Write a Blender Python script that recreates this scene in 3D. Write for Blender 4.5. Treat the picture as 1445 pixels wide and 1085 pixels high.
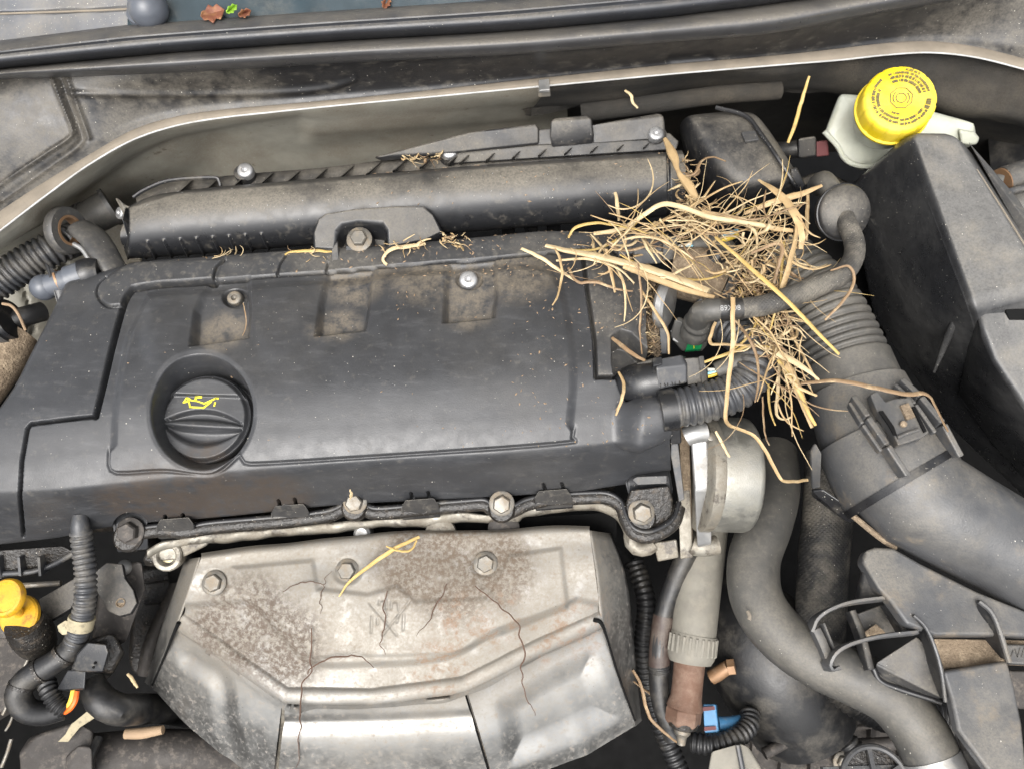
import bpy, bmesh, math, random
import numpy as np
from mathutils import Vector

for o in list(bpy.data.objects):
    bpy.data.objects.remove(o)
random.seed(7)
rng = np.random.default_rng(7)
R = math.radians
scene = bpy.context.scene
COL = scene.collection

# ------------------------------------------------------------------ camera
W0, H0, FPX = 1445.0, 1085.0, 1080.0
PITCH = R(66)
CAM = np.array([0.0, -0.228, 0.512])
FWD = np.array([0, math.cos(PITCH), -math.sin(PITCH)])
UPV = np.array([0, math.sin(PITCH), math.cos(PITCH)])
RGT = np.array([1.0, 0, 0])
cd = bpy.data.cameras.new('camera')
cam = bpy.data.objects.new('camera', cd)
COL.objects.link(cam)
cam.location = CAM
cam.rotation_euler = (math.pi / 2 - PITCH, 0, 0)
cd.sensor_fit = 'HORIZONTAL'
cd.sensor_width = 36.0
cd.lens = 36.0 * FPX / W0
cd.clip_start = 0.01
cd.clip_end = 100.0
cd.dof.use_dof = True
cd.dof.focus_distance = 0.575
cd.dof.aperture_fstop = 7.0
scene.camera = cam

# ------------------------------------------------------------------ light
SUN_EL, SUN_AZ = R(58), R(195)
world = bpy.data.worlds.new('World')
scene.world = world
world.use_nodes = True
nt = world.node_tree
nt.nodes.clear()
sky = nt.nodes.new('ShaderNodeTexSky')
sky.sky_type = 'NISHITA'
sky.sun_disc = False
sky.sun_elevation = SUN_EL
sky.sun_rotation = SUN_AZ
sky.air_density = 1.0
sky.dust_density = 6.0
sky.ozone_density = 1.0
hsv = nt.nodes.new('ShaderNodeHueSaturation')
hsv.inputs['Saturation'].default_value = 0.24
bg = nt.nodes.new('ShaderNodeBackground')
bg.inputs['Strength'].default_value = 0.15
wo = nt.nodes.new('ShaderNodeOutputWorld')
nt.links.new(sky.outputs[0], hsv.inputs['Color'])
nt.links.new(hsv.outputs[0], bg.inputs['Color'])
nt.links.new(bg.outputs[0], wo.inputs['Surface'])
sl = bpy.data.lights.new('sun', 'SUN')
sl.energy = 0.8
sl.angle = R(60)
sl.color = (1.0, 0.97, 0.92)
so = bpy.data.objects.new('sun', sl)
COL.objects.link(so)
# sun stands high in front of the car, a little to the left
sd = Vector((math.sin(SUN_AZ) * math.cos(SUN_EL), math.cos(SUN_AZ) * math.cos(SUN_EL), math.sin(SUN_EL)))
so.rotation_euler = sd.to_track_quat('Z', 'Y').to_euler()
scene.view_settings.view_transform = 'Standard'
scene.view_settings.look = 'None'
scene.view_settings.gamma = 1.0
scene.view_settings.use_curve_mapping = False
scene.view_settings.exposure = 1.25
scene.render.engine = 'CYCLES'
scene.cycles.use_denoising = True
scene.cycles.max_bounces = 6

# ------------------------------------------------------------------ geometry helpers
def P(px, py, z):
    px = np.asarray(px, float); py = np.asarray(py, float); z = np.asarray(z, float)
    a = (px - W0 / 2) / FPX
    b = -(py - H0 / 2) / FPX
    d = FWD + a[..., None] * RGT + b[..., None] * UPV
    t = (z - CAM[2]) / d[..., 2]
    return CAM + d * t[..., None]

def proj(X):
    d = np.asarray(X, float) - CAM
    w = d @ FWD
    return W0 / 2 + FPX * (d @ RGT) / w, H0 / 2 - FPX * (d @ UPV) / w

def PP(pts):
    a = np.asarray(pts, float)
    return P(a[:, 0], a[:, 1], a[:, 2])

def mpp(p):
    return float(np.dot(np.asarray(p) - CAM, FWD)) / FPX

def unit(v):
    v = np.asarray(v, float)
    return v / (np.linalg.norm(v) + 1e-12)

def crom(pts, n, alpha=0.5):
    """Catmull-Rom through pts (N x k), n samples evenly spaced by arc length."""
    p = np.asarray(pts, float)
    if len(p) == 2:
        t = np.linspace(0, 1, n)[:, None]
        return p[0] * (1 - t) + p[1] * t
    ext = np.vstack([2 * p[0] - p[1], p, 2 * p[-1] - p[-2]])
    out = []
    for i in range(len(p) - 1):
        p0, p1, p2, p3 = ext[i:i + 4]
        t = np.linspace(0, 1, 24, endpoint=False)[:, None]
        out.append(0.5 * ((2 * p1) + (-p0 + p2) * t + (2 * p0 - 5 * p1 + 4 * p2 - p3) * t * t + (-p0 + 3 * p1 - 3 * p2 + p3) * t ** 3))
    out.append(p[-1][None])
    q = np.vstack(out)
    s = np.concatenate([[0], np.cumsum(np.linalg.norm(np.diff(q[:, :3], axis=0), axis=1))])
    u = np.linspace(0, s[-1], n)
    return np.stack([np.interp(u, s, q[:, k]) for k in range(q.shape[1])], 1)

def gridfaces(ny, nx, wrap=False):
    i = np.arange(ny - 1)[:, None]
    j = np.arange(nx if wrap else nx - 1)[None, :]
    j2 = (j + 1) % nx
    f = np.stack([i * nx + j, i * nx + j2, (i + 1) * nx + j2, (i + 1) * nx + j], -1)
    return f.reshape(-1, 4)

def merge(*vfs):
    V, Fc, n = [], [], 0
    for v, f in vfs:
        v = np.asarray(v, float)
        V.append(v)
        Fc += [tuple(int(k) + n for k in q) for q in f]
        n += len(v)
    return np.vstack(V), Fc

def tube(pts, r, n=14, step=None, corr=None, flat=1.0, caps=True, upref=(0, 0, 1)):
    """pts: N x 3 world points, r: scalar or per point radius. corr=(pitch, amp, duty)"""
    p = np.asarray(pts, float)
    rr = np.full(len(p), r, float) if np.isscalar(r) else np.asarray(r, float)
    L = np.linalg.norm(np.diff(p, axis=0), axis=1).sum()
    if corr:
        step = corr[0] / 8.0
    if step is None:
        step = max(rr.min() * 0.7, 0.0012)
    m = int(max(6, min(1400, L / step)))
    q = crom(np.hstack([p, rr[:, None]]), m)
    c, rad = q[:, :3], q[:, 3].copy()
    s = np.linspace(0, L, m)
    if corr:
        w = 0.5 - 0.5 * np.cos(2 * np.pi * s / corr[0])
        rad = rad - corr[1] * (1 - np.clip(w * corr[2], 0, 1) if len(corr) > 2 else 1 - w)
    tg = np.gradient(c, axis=0)
    tg /= np.linalg.norm(tg, axis=1)[:, None] + 1e-12
    u = unit(np.cross(np.cross(tg[0], upref), tg[0])) if abs(np.dot(tg[0], upref)) < .98 else unit(np.cross(tg[0], (1, 0, 0)))
    ring = []
    ang = np.arange(n) * 2 * np.pi / n
    for k in range(m):
        u = unit(u - tg[k] * np.dot(u, tg[k]))
        v = np.cross(tg[k], u)
        ring.append(c[k] + rad[k] * (np.cos(ang)[:, None] * u * flat + np.sin(ang)[:, None] * v))
    V = np.vstack(ring)
    Fc = [tuple(f) for f in gridfaces(m, n, True)]
    if caps:
        Fc.append(tuple(range(n - 1, -1, -1)))
        Fc.append(tuple((m - 1) * n + k for k in range(n)))
    return V, Fc

def lathe(c, axis, prof, n=40):
    """prof: list of (radius, height along axis) from one end to the other, closed at both ends"""
    c = np.asarray(c, float)
    a = unit(axis)
    u = unit(np.cross(a, (0, 0, 1))) if abs(a[2]) < .95 else unit(np.cross(a, (1, 0, 0)))
    v = np.cross(a, u)
    ang = np.arange(n) * 2 * np.pi / n
    rings = [c + a * h + r * (np.cos(ang)[:, None] * u + np.sin(ang)[:, None] * v) for r, h in prof]
    V = np.vstack(rings)
    Fc = [tuple(f) for f in gridfaces(len(prof), n, True)]
    Fc.append(tuple(range(n - 1, -1, -1)))
    Fc.append(tuple((len(prof) - 1) * n + k for k in range(n)))
    return V, Fc

def prism(top, down):
    """top: N x 3 outline; down: scalar (metres straight down) or vector"""
    t = np.asarray(top, float)
    d = np.array([0, 0, -down]) if np.isscalar(down) else np.asarray(down, float)
    n = len(t)
    V = np.vstack([t, t + d])
    Fc = [tuple(range(n)), tuple(range(2 * n - 1, n - 1, -1))]
    Fc += [(i, i + n, (i + 1) % n + n, (i + 1) % n) for i in range(n)]
    return V, Fc

def hull(pts):
    bm = bmesh.new()
    for p in pts:
        bm.verts.new(p)
    bmesh.ops.remove_doubles(bm, verts=bm.verts, dist=1e-5)
    r = bmesh.ops.convex_hull(bm, input=bm.verts)
    dead = list({g for g in r['geom_interior'] + r['geom_unused'] if isinstance(g, bmesh.types.BMVert)})
    bmesh.ops.delete(bm, geom=dead, context='VERTS')
    bmesh.ops.dissolve_limit(bm, angle_limit=R(4), verts=bm.verts, edges=bm.edges)
    bm.verts.index_update()
    V = np.array([v.co[:] for v in bm.verts])
    Fc = [tuple(v.index for v in f.verts) for f in bm.faces]
    bm.free()
    return V, Fc

def obox(p0, p1, w, h, up=(0, 0, 1)):
    p0, p1 = np.asarray(p0, float), np.asarray(p1, float)
    a = unit(p1 - p0)
    s = unit(np.cross(a, up))
    u = np.cross(s, a)
    V = [p + s * i * w / 2 + u * j * h / 2 for p in (p0, p1) for i, j in ((-1, -1), (1, -1), (1, 1), (-1, 1))]
    Fc = [(3, 2, 1, 0), (4, 5, 6, 7), (0, 1, 5, 4), (1, 2, 6, 5), (2, 3, 7, 6), (3, 0, 4, 7)]
    return np.array(V), Fc

def ball(c, r, n=16, sq=(1, 1, 1)):
    prof = [(r * math.sin(t), -r * math.cos(t)) for t in np.linspace(0.05, math.pi - 0.05, n)]
    V, Fc = lathe((0, 0, 0), (0, 0, 1), prof, n * 2)
    return V * np.array(sq) + np.asarray(c), Fc

def sstep(x, a, b):
    t = np.clip((x - a) / (b - a), 0, 1)
    return t * t * (3 - 2 * t)

def sdline(px, py, pts, closed=False):
    d = np.full(px.shape, 1e9)
    pts = np.asarray(pts, float)
    m = len(pts)
    for i in range(m if closed else m - 1):
        a, b = pts[i], pts[(i + 1) % m]
        e = b - a
        t = np.clip(((px - a[0]) * e[0] + (py - a[1]) * e[1]) / (e @ e + 1e-9), 0, 1)
        d = np.minimum(d, np.hypot(px - a[0] - t * e[0], py - a[1] - t * e[1]))
    return d

def inside(px, py, pts):
    pts = np.asarray(pts, float)
    r = np.zeros(px.shape, bool)
    m = len(pts)
    for i in range(m):
        (x1, y1), (x2, y2) = pts[i], pts[(i + 1) % m]
        if y1 == y2:
            continue
        c = ((y1 > py) != (y2 > py)) & (px < (x2 - x1) * (py - y1) / (y2 - y1) + x1)
        r ^= c
    return r

def sdpoly(px, py, pts):
    d = sdline(px, py, pts, True)
    return np.where(inside(px, py, pts), -d, d)

def smooth_line(pts, n=60):
    return crom(np.asarray(pts, float), n)

class Patch:
    """surface through rows of (px, py, z); grid resampled nx x ny; displaced along its normal"""
    def __init__(self, rows, nx, ny):
        rs = []
        for r in rows:
            a = np.asarray(r, float)
            t = np.linspace(0, 1, nx)
            q = crom(a * np.array([1, 1, 2000.0]), nx) / np.array([1, 1, 2000.0])
            rs.append(q)
        rs = np.array(rs)                          # rows x nx x 3
        g = np.empty((ny, nx, 3))
        k = len(rs)
        ext = np.concatenate([[2 * rs[0] - rs[1]], rs, [2 * rs[-1] - rs[-2]]])
        # arc-balanced rows
        mid = rs[:, nx // 2, :] * np.array([1, 1, 1500.0])
        s = np.concatenate([[0], np.cumsum(np.linalg.norm(np.diff(mid, axis=0), axis=1))])
        for i, u in enumerate(np.linspace(0, s[-1], ny)):
            j = min(k - 2, int(np.searchsorted(s, u, side='right') - 1))
            t = (u - s[j]) / (s[j + 1] - s[j])
            p0, p1, p2, p3 = ext[j:j + 4]
            g[i] = 0.5 * ((2 * p1) + (-p0 + p2) * t + (2 * p0 - 5 * p1 + 4 * p2 - p3) * t * t + (-p0 + 3 * p1 - 3 * p2 + p3) * t ** 3)
        self.px, self.py = g[..., 0], g[..., 1]
        self.X = P(g[..., 0], g[..., 1], g[..., 2])
        du = np.gradient(self.X, axis=1)
        dv = np.gradient(self.X, axis=0)
        n = np.cross(du, -dv)
        n /= np.linalg.norm(n, axis=2)[..., None] + 1e-12
        n[((CAM - self.X) * n).sum(2) < 0] *= -1
        self.N = n
        self.shape = (ny, nx)
    def disp(self, d, vec=None):
        self.X = self.X + d[..., None] * (self.N if vec is None else np.asarray(vec))
        return self
    def vf(self, keep=None):
        ny, nx = self.shape
        f = gridfaces(ny, nx)[:, ::-1]
        V = self.X.reshape(-1, 3)
        if keep is not None:
            k = keep[:-1, :-1] & keep[1:, :-1] & keep[:-1, 1:] & keep[1:, 1:] if keep.shape == (ny, nx) else keep
            f = f[k.reshape(-1)]
            used = np.unique(f)
            mp = np.full(len(V), -1)
            mp[used] = np.arange(len(used))
            V, f = V[used], mp[f]
        return V, f

# ------------------------------------------------------------------ scene-object helpers
ORG = {}
def mesh_obj(name, vf, mat, origin, smooth=40, bevel=0.0, bseg=2, solid=0.0, subs=0):
    v, f = vf
    v = np.asarray(v, float) - origin
    me = bpy.data.meshes.new(name)
    me.from_pydata([tuple(map(float, p)) for p in v], [], [tuple(map(int, q)) for q in f])
    me.validate()
    me.materials.append(mat)
    if bevel == 0:
        me.shade_smooth()
        if smooth is not None and smooth < 180:
            me.set_sharp_from_angle(angle=R(smooth))
    o = bpy.data.objects.new(name, me)
    COL.objects.link(o)
    if solid:
        m = o.modifiers.new('thickness', 'SOLIDIFY'); m.thickness = solid; m.offset = -1
    if bevel:
        bm = bmesh.new(); bm.from_mesh(me)
        bmesh.ops.recalc_face_normals(bm, faces=bm.faces)
        bm.to_mesh(me); bm.free()
        m = o.modifiers.new('bevel', 'BEVEL'); m.width = bevel; m.segments = bseg
        m.limit_method = 'ANGLE'; m.angle_limit = R(28); m.harden_normals = True
        me.shade_smooth()
    if subs:
        m = o.modifiers.new('rounding', 'SUBSURF'); m.levels = subs; m.render_levels = subs
    return o

def thing(name, label, cat, at, group=None, kind=None):
    p = P(*at) if len(at) == 3 else at
    o = bpy.data.objects.new(name, None)
    o.empty_display_size = 0.01
    COL.objects.link(o)
    o.location = tuple(map(float, p))
    ORG[o] = np.asarray(p, float)
    o['label'] = label
    if cat: o['category'] = cat
    if group: o['group'] = group
    if kind: o['kind'] = kind
    return o

def part(par, name, vf, mat, label=None, **kw):
    o = mesh_obj(name, vf, mat, ORG[par], **kw)
    o.parent = par
    ORG[o] = ORG[par]
    if label: o['label'] = label
    return o

def single(name, label, cat, vf, mat, group=None, kind=None, **kw):
    v = np.asarray(vf[0])
    org = np.array([(v[:, 0].min() + v[:, 0].max()) / 2, (v[:, 1].min() + v[:, 1].max()) / 2, v[:, 2].min()])
    o = mesh_obj(name, vf, mat, org, **kw)
    o.location = tuple(org)
    ORG[o] = org
    if label: o['label'] = label
    if cat: o['category'] = cat
    if group: o['group'] = group
    if kind: o['kind'] = kind
    return o

# ------------------------------------------------------------------ materials
def L(r, g, b):
    f = lambda c: (c / 255 / 12.92) if c / 255 <= .04045 else ((c / 255 + .055) / 1.055) ** 2.4
    return (f(r), f(g), f(b), 1)

def mat(name, base, rough=0.5, metal=0.0, layers=(), specks=0.0, speckc=(.55, .52, .45, 1), bump=0.0, bscale=500, bdist=0.0006,
        spec=0.5, grime=None, trans=0.0, coat=0.0, brush=None, sss=0.0, bump2=0.0, b2scale=60):
    m = bpy.data.materials.new(name)
    m.use_nodes = True
    t = m.node_tree
    t.nodes.clear()
    N, K = t.nodes.new, t.links.new
    out = N('ShaderNodeOutputMaterial')
    b = N('ShaderNodeBsdfPrincipled')
    K(b.outputs[0], out.inputs[0])
    geo = N('ShaderNodeNewGeometry')
    sep = N('ShaderNodeSeparateXYZ')
    K(geo.outputs['Normal'], sep.inputs[0])
    def val(x):
        n = N('ShaderNodeValue'); n.outputs[0].default_value = x; return n.outputs[0]
    def math_(op, a, c=None):
        n = N('ShaderNodeMath'); n.operation = op; n.use_clamp = op in ('MULTIPLY', 'ADD')
        for i, x in enumerate((a, c)):
            if x is None: continue
            if isinstance(x, (int, float)): n.inputs[i].default_value = x
            else: K(x, n.inputs[i])
        return n.outputs[0]
    def mrange(x, lo, hi, a=0.0, c=1.0):
        n = N('ShaderNodeMapRange'); n.interpolation_type = 'SMOOTHSTEP'
        K(x, n.inputs[0]); n.inputs[1].default_value = lo; n.inputs[2].default_value = hi
        n.inputs[3].default_value = a; n.inputs[4].default_value = c
        return n.outputs[0]
    def noise(scale, detail=6, rough_=0.6, off=0.0, stretch=None, dist=0.0):
        n = N('ShaderNodeTexNoise'); n.inputs['Scale'].default_value = scale
        n.inputs['Detail'].default_value = detail; n.inputs['Roughness'].default_value = rough_
        n.inputs['Distortion'].default_value = dist
        mp = N('ShaderNodeMapping'); mp.inputs['Location'].default_value = (off, off * .7, off * 1.3)
        if stretch: mp.inputs['Scale'].default_value = stretch
        K(geo.outputs['Position'], mp.inputs[0]); K(mp.outputs[0], n.inputs['Vector'])
        return n.outputs[0]
    def mixc(f, a, c):
        n = N('ShaderNodeMix'); n.data_type = 'RGBA'
        K(f, n.inputs[0])
        for i, x in ((6, a), (7, c)):
            if isinstance(x, tuple): n.inputs[i].default_value = x
            else: K(x, n.inputs[i])
        return n.outputs[2]
    def mixf(f, a, c):
        n = N('ShaderNodeMix'); K(f, n.inputs[0])
        for i, x in ((2, a), (3, c)):
            if isinstance(x, (int, float)): n.inputs[i].default_value = x
            else: K(x, n.inputs[i])
        return n.outputs[0]
    seed = (sum(map(ord, name)) % 97) * 0.37
    # slight tone variation of the base itself
    v0 = mrange(noise(45, 5, .6, seed), .3, .7)
    col = mixc(v0, tuple(c * .86 for c in base[:3]) + (1,), tuple(min(1, c * 1.12) for c in base[:3]) + (1,))
    rgh = mixf(mrange(noise(90, 4, .6, seed + 3), .3, .7), max(.03, rough - .07), min(1, rough + .07))
    met = None
    for i, ly in enumerate(layers):
        f = mrange(noise(ly.get('scale', 30), ly.get('detail', 7), ly.get('r', .65), seed + 5 * i + 11 + ly.get('off', 0), ly.get('stretch'), ly.get('dist', 0)), ly.get('lo', .45), ly.get('hi', .65))
        if ly.get('up'):
            f = math_('MULTIPLY', f, mrange(sep.outputs[2], ly['up'][0], ly['up'][1]))
        if ly.get('at'):                       # a stain with a place of its own: list of (x, y, z, radius)
            acc = None
            for (x, y, z, r_) in ly['at']:
                vm = N('ShaderNodeVectorMath'); vm.operation = 'DISTANCE'
                K(geo.outputs['Position'], vm.inputs[0]); vm.inputs[1].default_value = (x, y, z)
                g = mrange(vm.outputs['Value'], r_ * .45, r_, 1, 0)
                acc = g if acc is None else math_('MAXIMUM', acc, g)
            f = math_('MULTIPLY', f, acc)
        if not ly.get('plain'):            # broken up by fine grain
            f = math_('MULTIPLY', f, mrange(noise(ly.get('grain', 560), 5, .75, seed + 31 + i), .36, .60, ly.get('gmin', .5), 1.0))
        f = math_('MULTIPLY', f, ly.get('amt', .6))
        col = mixc(f, col, ly['c'])
        rgh = mixf(f, rgh, ly.get('rough', .85))
        if metal > 0:
            met = mixf(f, metal if met is None else met, ly.get('metal', 0.0))
    if specks > 0:
        for sc, th, pr in ((420, .16, specks), (900, .2, specks * 1.3)):
            vo = N('ShaderNodeTexVoronoi'); vo.inputs['Scale'].default_value = sc
            K(geo.outputs['Position'], vo.inputs['Vector'])
            wn = N('ShaderNodeSeparateColor'); K(vo.outputs['Color'], wn.inputs[0])
            f = math_('MULTIPLY', math_('LESS_THAN', vo.outputs['Distance'], th), math_('LESS_THAN', wn.outputs[0], pr))
            f = math_('MULTIPLY', f, .8)
            col = mixc(f, col, speckc)
            rgh = mixf(f, rgh, .9)
    K(col, b.inputs['Base Color'])
    K(rgh, b.inputs['Roughness'])
    if met is not None: K(met, b.inputs['Metallic'])
    else: b.inputs['Metallic'].default_value = metal
    b.inputs['Specular IOR Level'].default_value = spec
    if trans: b.inputs['Transmission Weight'].default_value = trans
    if coat: b.inputs['Coat Weight'].default_value = coat; b.inputs['Coat Roughness'].default_value = .15
    if sss:
        b.inputs['Subsurface Weight'].default_value = sss
        b.inputs['Subsurface Radius'].default_value = (.01, .01, .008)
        b.inputs['Subsurface Scale'].default_value = .5
    if bump > 0 or bump2 > 0:
        h = noise(bscale, 3, .6, seed + 2, brush)
        bp = N('ShaderNodeBump'); bp.inputs['Strength'].default_value = bump; bp.inputs['Distance'].default_value = bdist
        K(h, bp.inputs['Height'])
        last = bp
        if bump2 > 0:
            h2 = noise(b2scale, 4, .55, seed + 8)
            b2 = N('ShaderNodeBump'); b2.inputs['Strength'].default_value = bump2; b2.inputs['Distance'].default_value = .004
            K(h2, b2.inputs['Height']); K(bp.outputs[0], b2.inputs['Normal'])
            last = b2
        K(last.outputs[0], b.inputs['Normal'])
    return m

DUST = (.235, .21, .168, 1)
SOIL = (.17, .14, .10, 1)
OILY = (.035, .027, .02, 1)
RUST = (.24, .10, .04, 1)
dust = lambda amt=.5, scale=28, lo=.42, hi=.68, **k: dict(c=DUST, amt=amt, scale=scale, lo=lo, hi=hi, rough=.95, **k)
M = {}
wear = lambda amt=.25: dict(c=(.16, .16, .165, 1), amt=amt, scale=160, lo=.5, hi=.75, rough=.8, stretch=(.25, 1, 1))
def q4(px_, py_, z, r):
    a = P(px_, py_, z); return (a[0], a[1], a[2], r)
SOILED = [q4(315, 470, 0, .026), q4(480, 462, 0, .022), q4(445, 475, 0, .012), q4(662, 440, 0, .026), q4(660, 400, 0, .03), q4(730, 385, 0, .04), q4(600, 385, 0, .04), q4(505, 390, 0, .035)]
GRIME = [q4(230, 708, -.03, .045), q4(300, 712, -.035, .045), q4(380, 712, -.04, .04), q4(180, 715, -.03, .03), q4(290, 650, -.02, .02)]
M['cover'] = mat('cover_plastic', (.030, .031, .0335, 1), .36, layers=[dust(.10, 9, .45, .8), dust(.16, 170, .55, .75), wear(.16), dict(c=SOIL, amt=.62, scale=120, lo=.3, hi=.6, rough=.97, at=SOILED), dict(c=(.045, .033, .024, 1), amt=.85, scale=90, lo=.3, hi=.55, rough=.55, at=GRIME), ], specks=.006, bump=.25, bscale=1300, bdist=.0004)
M['cover_dusty'] = mat('dusty_cover_plastic', (.035, .0355, .037, 1), .45, layers=[dust(.26, 14, .38, .7), dust(.3, 190, .48, .72)], specks=.012, bump=.25, bscale=1000, bdist=.0004)
M['plenum'] = mat('plenum_plastic', (.016, .0165, .018, 1), .33, layers=[dust(.6, 10, .25, .55, up=(.72, 1.0)), dust(.25, 120, .52, .72)], specks=.012, bump=.1, bscale=900, bdist=.0003)
M['black'] = mat('black_plastic', (.012, .012, .013, 1), .34, layers=[dust(.3, 40, .5, .72)], specks=.05, bump=.15, bscale=800)
M['black_dusty'] = mat('dusty_black_plastic', (.018, .018, .019, 1), .42, layers=[dust(.5, 18, .3, .62, up=(.3, .95)), dust(.25, 150, .5, .72)], specks=.015, bump=.25, bscale=700)
M['black_clean'] = mat('black_connector_plastic', (.012, .0125, .014, 1), .32, layers=[dust(.25, 90, .5, .7)], bump=.1, bscale=900)
M['deep'] = mat('shadowed_black', (.0045, .0045, .0045, 1), .85, spec=.15)  # near-black colour stands in for deep shade in gaps, slots and holes
GREYDUST = (.19, .185, .175, 1)
M['filter'] = mat('filter_box_plastic', (.020, .0205, .022, 1), .30, layers=[dict(c=GREYDUST, amt=.6, scale=9, lo=.2, hi=.55, rough=.9, up=(.55, 1.0), gmin=.6), dust(.5, 26, .46, .7, up=(.6, 1.0)), dict(c=(.03, .03, .032, 1), amt=.5, scale=40, lo=.58, hi=.72, rough=.5), dict(c=GREYDUST, amt=.35, scale=16, lo=.45, hi=.75, rough=.6, stretch=(1, .4, .5), gmin=.7), dict(c=(.2, .19, .17, 1), amt=.4, scale=120, lo=.64, hi=.7, rough=.8, stretch=(1, .18, .3))], specks=.02, bump=.12, bscale=600, bump2=.5, b2scale=18)
M['duct'] = mat('duct_plastic', (.055, .056, .058, 1), .38, layers=[dust(.5, 14, .36, .66, up=(.0, .9)), dict(c=(.21, .165, .11, 1), amt=.5, scale=40, lo=.52, hi=.72, rough=.95)], specks=.008, bump=.3, bscale=700)
M['rubber'] = mat('hose_rubber', (.05, .049, .046, 1), .45, layers=[dust(.42, 14, .34, .7, up=(-.1, .9)), dust(.2, 170, .5, .72)], specks=.006, bump=.25, bscale=900)
M['rubber_dark'] = mat('dark_rubber', (.012, .012, .0125, 1), .42, layers=[dust(.22, 40, .45, .7)], bump=.25, bscale=500)
M['conduit'] = mat('conduit_plastic', (.038, .0395, .043, 1), .38, layers=[dust(.35, 60, .42, .65)], bump=.12, bscale=700)
M['seal_lip'] = mat('seal_lip_rubber', (.06, .06, .062, 1), .34, layers=[dust(.45, 16, .25, .6, up=(.4, .95))], specks=.015, bump=.1, bscale=900)
M['seal'] = mat('seal_rubber', (.03, .032, .037, 1), .36, layers=[dust(.4, 16, .3, .66, up=(.5, .98))], specks=.015, bump=.15, bscale=900)
M['cowl'] = mat('cowl_plastic', (.012, .012, .013, 1), .36, layers=[dict(c=DUST, amt=.34, scale=60, lo=.3, hi=.6, rough=.95, at=[tuple(P(40, 190, .035)) + (.16,), tuple(P(180, 150, .035)) + (.1,), tuple(P(300, 140, .035)) + (.07,), tuple(P(1430, 40, .035)) + (.12,)]), dust(.22, 130, .5, .7, stretch=(.5, 1, 1))], specks=.02, bump=.2, bscale=700)
M['rim'] = mat('dusty_flange', (.19, .162, .125, 1), .8, layers=[dict(c=(.1, .09, .08, 1), amt=.4, scale=60, lo=.5, hi=.75, rough=.8)], bump=.2, bscale=500)
M['rim_edge'] = mat('bare_flange_edge', (.42, .42, .41, 1), .5, layers=[dust(.5, 90, .5, .7)])
M['body'] = mat('bulkhead_paint', (.37, .355, .30, 1), .42, layers=[dict(c=(.24, .195, .14, 1), amt=.6, scale=7, lo=.38, hi=.62, rough=.85), dict(c=(.10, .07, .04, 1), amt=.7, scale=110, lo=.64, hi=.70, rough=.9, stretch=(.5, 1, 1), plain=1)], specks=.05, bump=.1, bscale=400)
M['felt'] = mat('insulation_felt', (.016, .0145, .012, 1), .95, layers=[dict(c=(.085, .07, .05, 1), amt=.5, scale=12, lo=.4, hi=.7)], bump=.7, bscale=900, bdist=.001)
M['alu'] = mat('cast_aluminium', (.25, .235, .20, 1), .45, metal=.6, layers=[dict(c=(.14, .115, .08, 1), amt=.7, scale=60, lo=.35, hi=.6), dict(c=OILY, amt=.9, scale=90, lo=.5, hi=.62, rough=.4)], bump=.35, bscale=900)
M['alu_clean'] = mat('bare_aluminium', (.33, .33, .325, 1), .42, metal=.75, layers=[dust(.5, 60, .45, .7), dict(c=(.12, .1, .08, 1), amt=.5, scale=130, lo=.6, hi=.75)], bump=.2, bscale=800)
M['alu_drum'] = mat('pump_aluminium', (.25, .245, .22, 1), .42, metal=.8, layers=[dict(c=(.19, .175, .13, 1), amt=.4, scale=80, lo=.4, hi=.65), dust(.4, 25, .5, .7)], bump=.4, bscale=1100)
M['grease'] = mat('greasy_black', (.018, .016, .014, 1), .34, layers=[dict(c=(.09, .07, .05, 1), amt=.6, scale=150, lo=.5, hi=.7, rough=.6)], specks=.05, bump=.8, bscale=420, bdist=.0012)
M['soil'] = mat('caked_soil', (.16, .12, .08, 1), .95, layers=[dict(c=(.32, .25, .17, 1), amt=.7, scale=160, lo=.45, hi=.65)], bump=1, bscale=500, bdist=.0014)
M['bolt'] = mat('bolt_steel', (.15, .14, .122, 1), .45, metal=.55, layers=[dict(c=(.22, .17, .11, 1), amt=.7, scale=110, lo=.42, hi=.65)], bump=.3, bscale=900)
M['screw'] = mat('bright_screw', (.36, .36, .36, 1), .4, metal=.75, layers=[dust(.5, 160, .48, .7)], bump=.2, bscale=900)
M['wrap'] = mat('brown_tape', (.035, .021, .017, 1), .5, layers=[dust(.3, 60, .4, .7)], bump=.5, bscale=400)
M['rust'] = mat('rusty_steel', (.12, .066, .043, 1), .75, metal=.2, layers=[dict(c=(.19, .13, .095, 1), amt=.7, scale=90, lo=.4, hi=.65), dict(c=(.05, .033, .025, 1), amt=.6, scale=60, lo=.55, hi=.7)], bump=.6, bscale=500)
M['brown_pipe'] = mat('scaled_pipe', (.045, .040, .036, 1), .66, metal=.3, layers=[dict(c=(.2, .17, .14, 1), amt=.4, scale=150, lo=.5, hi=.66), dict(c=(.03, .027, .025, 1), amt=.7, scale=30, lo=.55, hi=.7)], bump=.6, bscale=400)
M['sleeve'] = mat('heat_sleeve', (.16, .15, .125, 1), .75, layers=[dict(c=(.07, .065, .055, 1), amt=.5, scale=25, lo=.5, hi=.75), dust(.4, 90, .45, .7)], bump=.3, bscale=700)
M['tank'] = mat('reservoir_plastic', (.40, .41, .34, 1), .4, layers=[dict(c=(.36, .33, .25, 1), amt=.4, scale=22, lo=.45, hi=.7), dict(c=(.28, .31, .32, 1), amt=.25, scale=14, lo=.5, hi=.65)], sss=.35, bump=.1, bscale=300)
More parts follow.
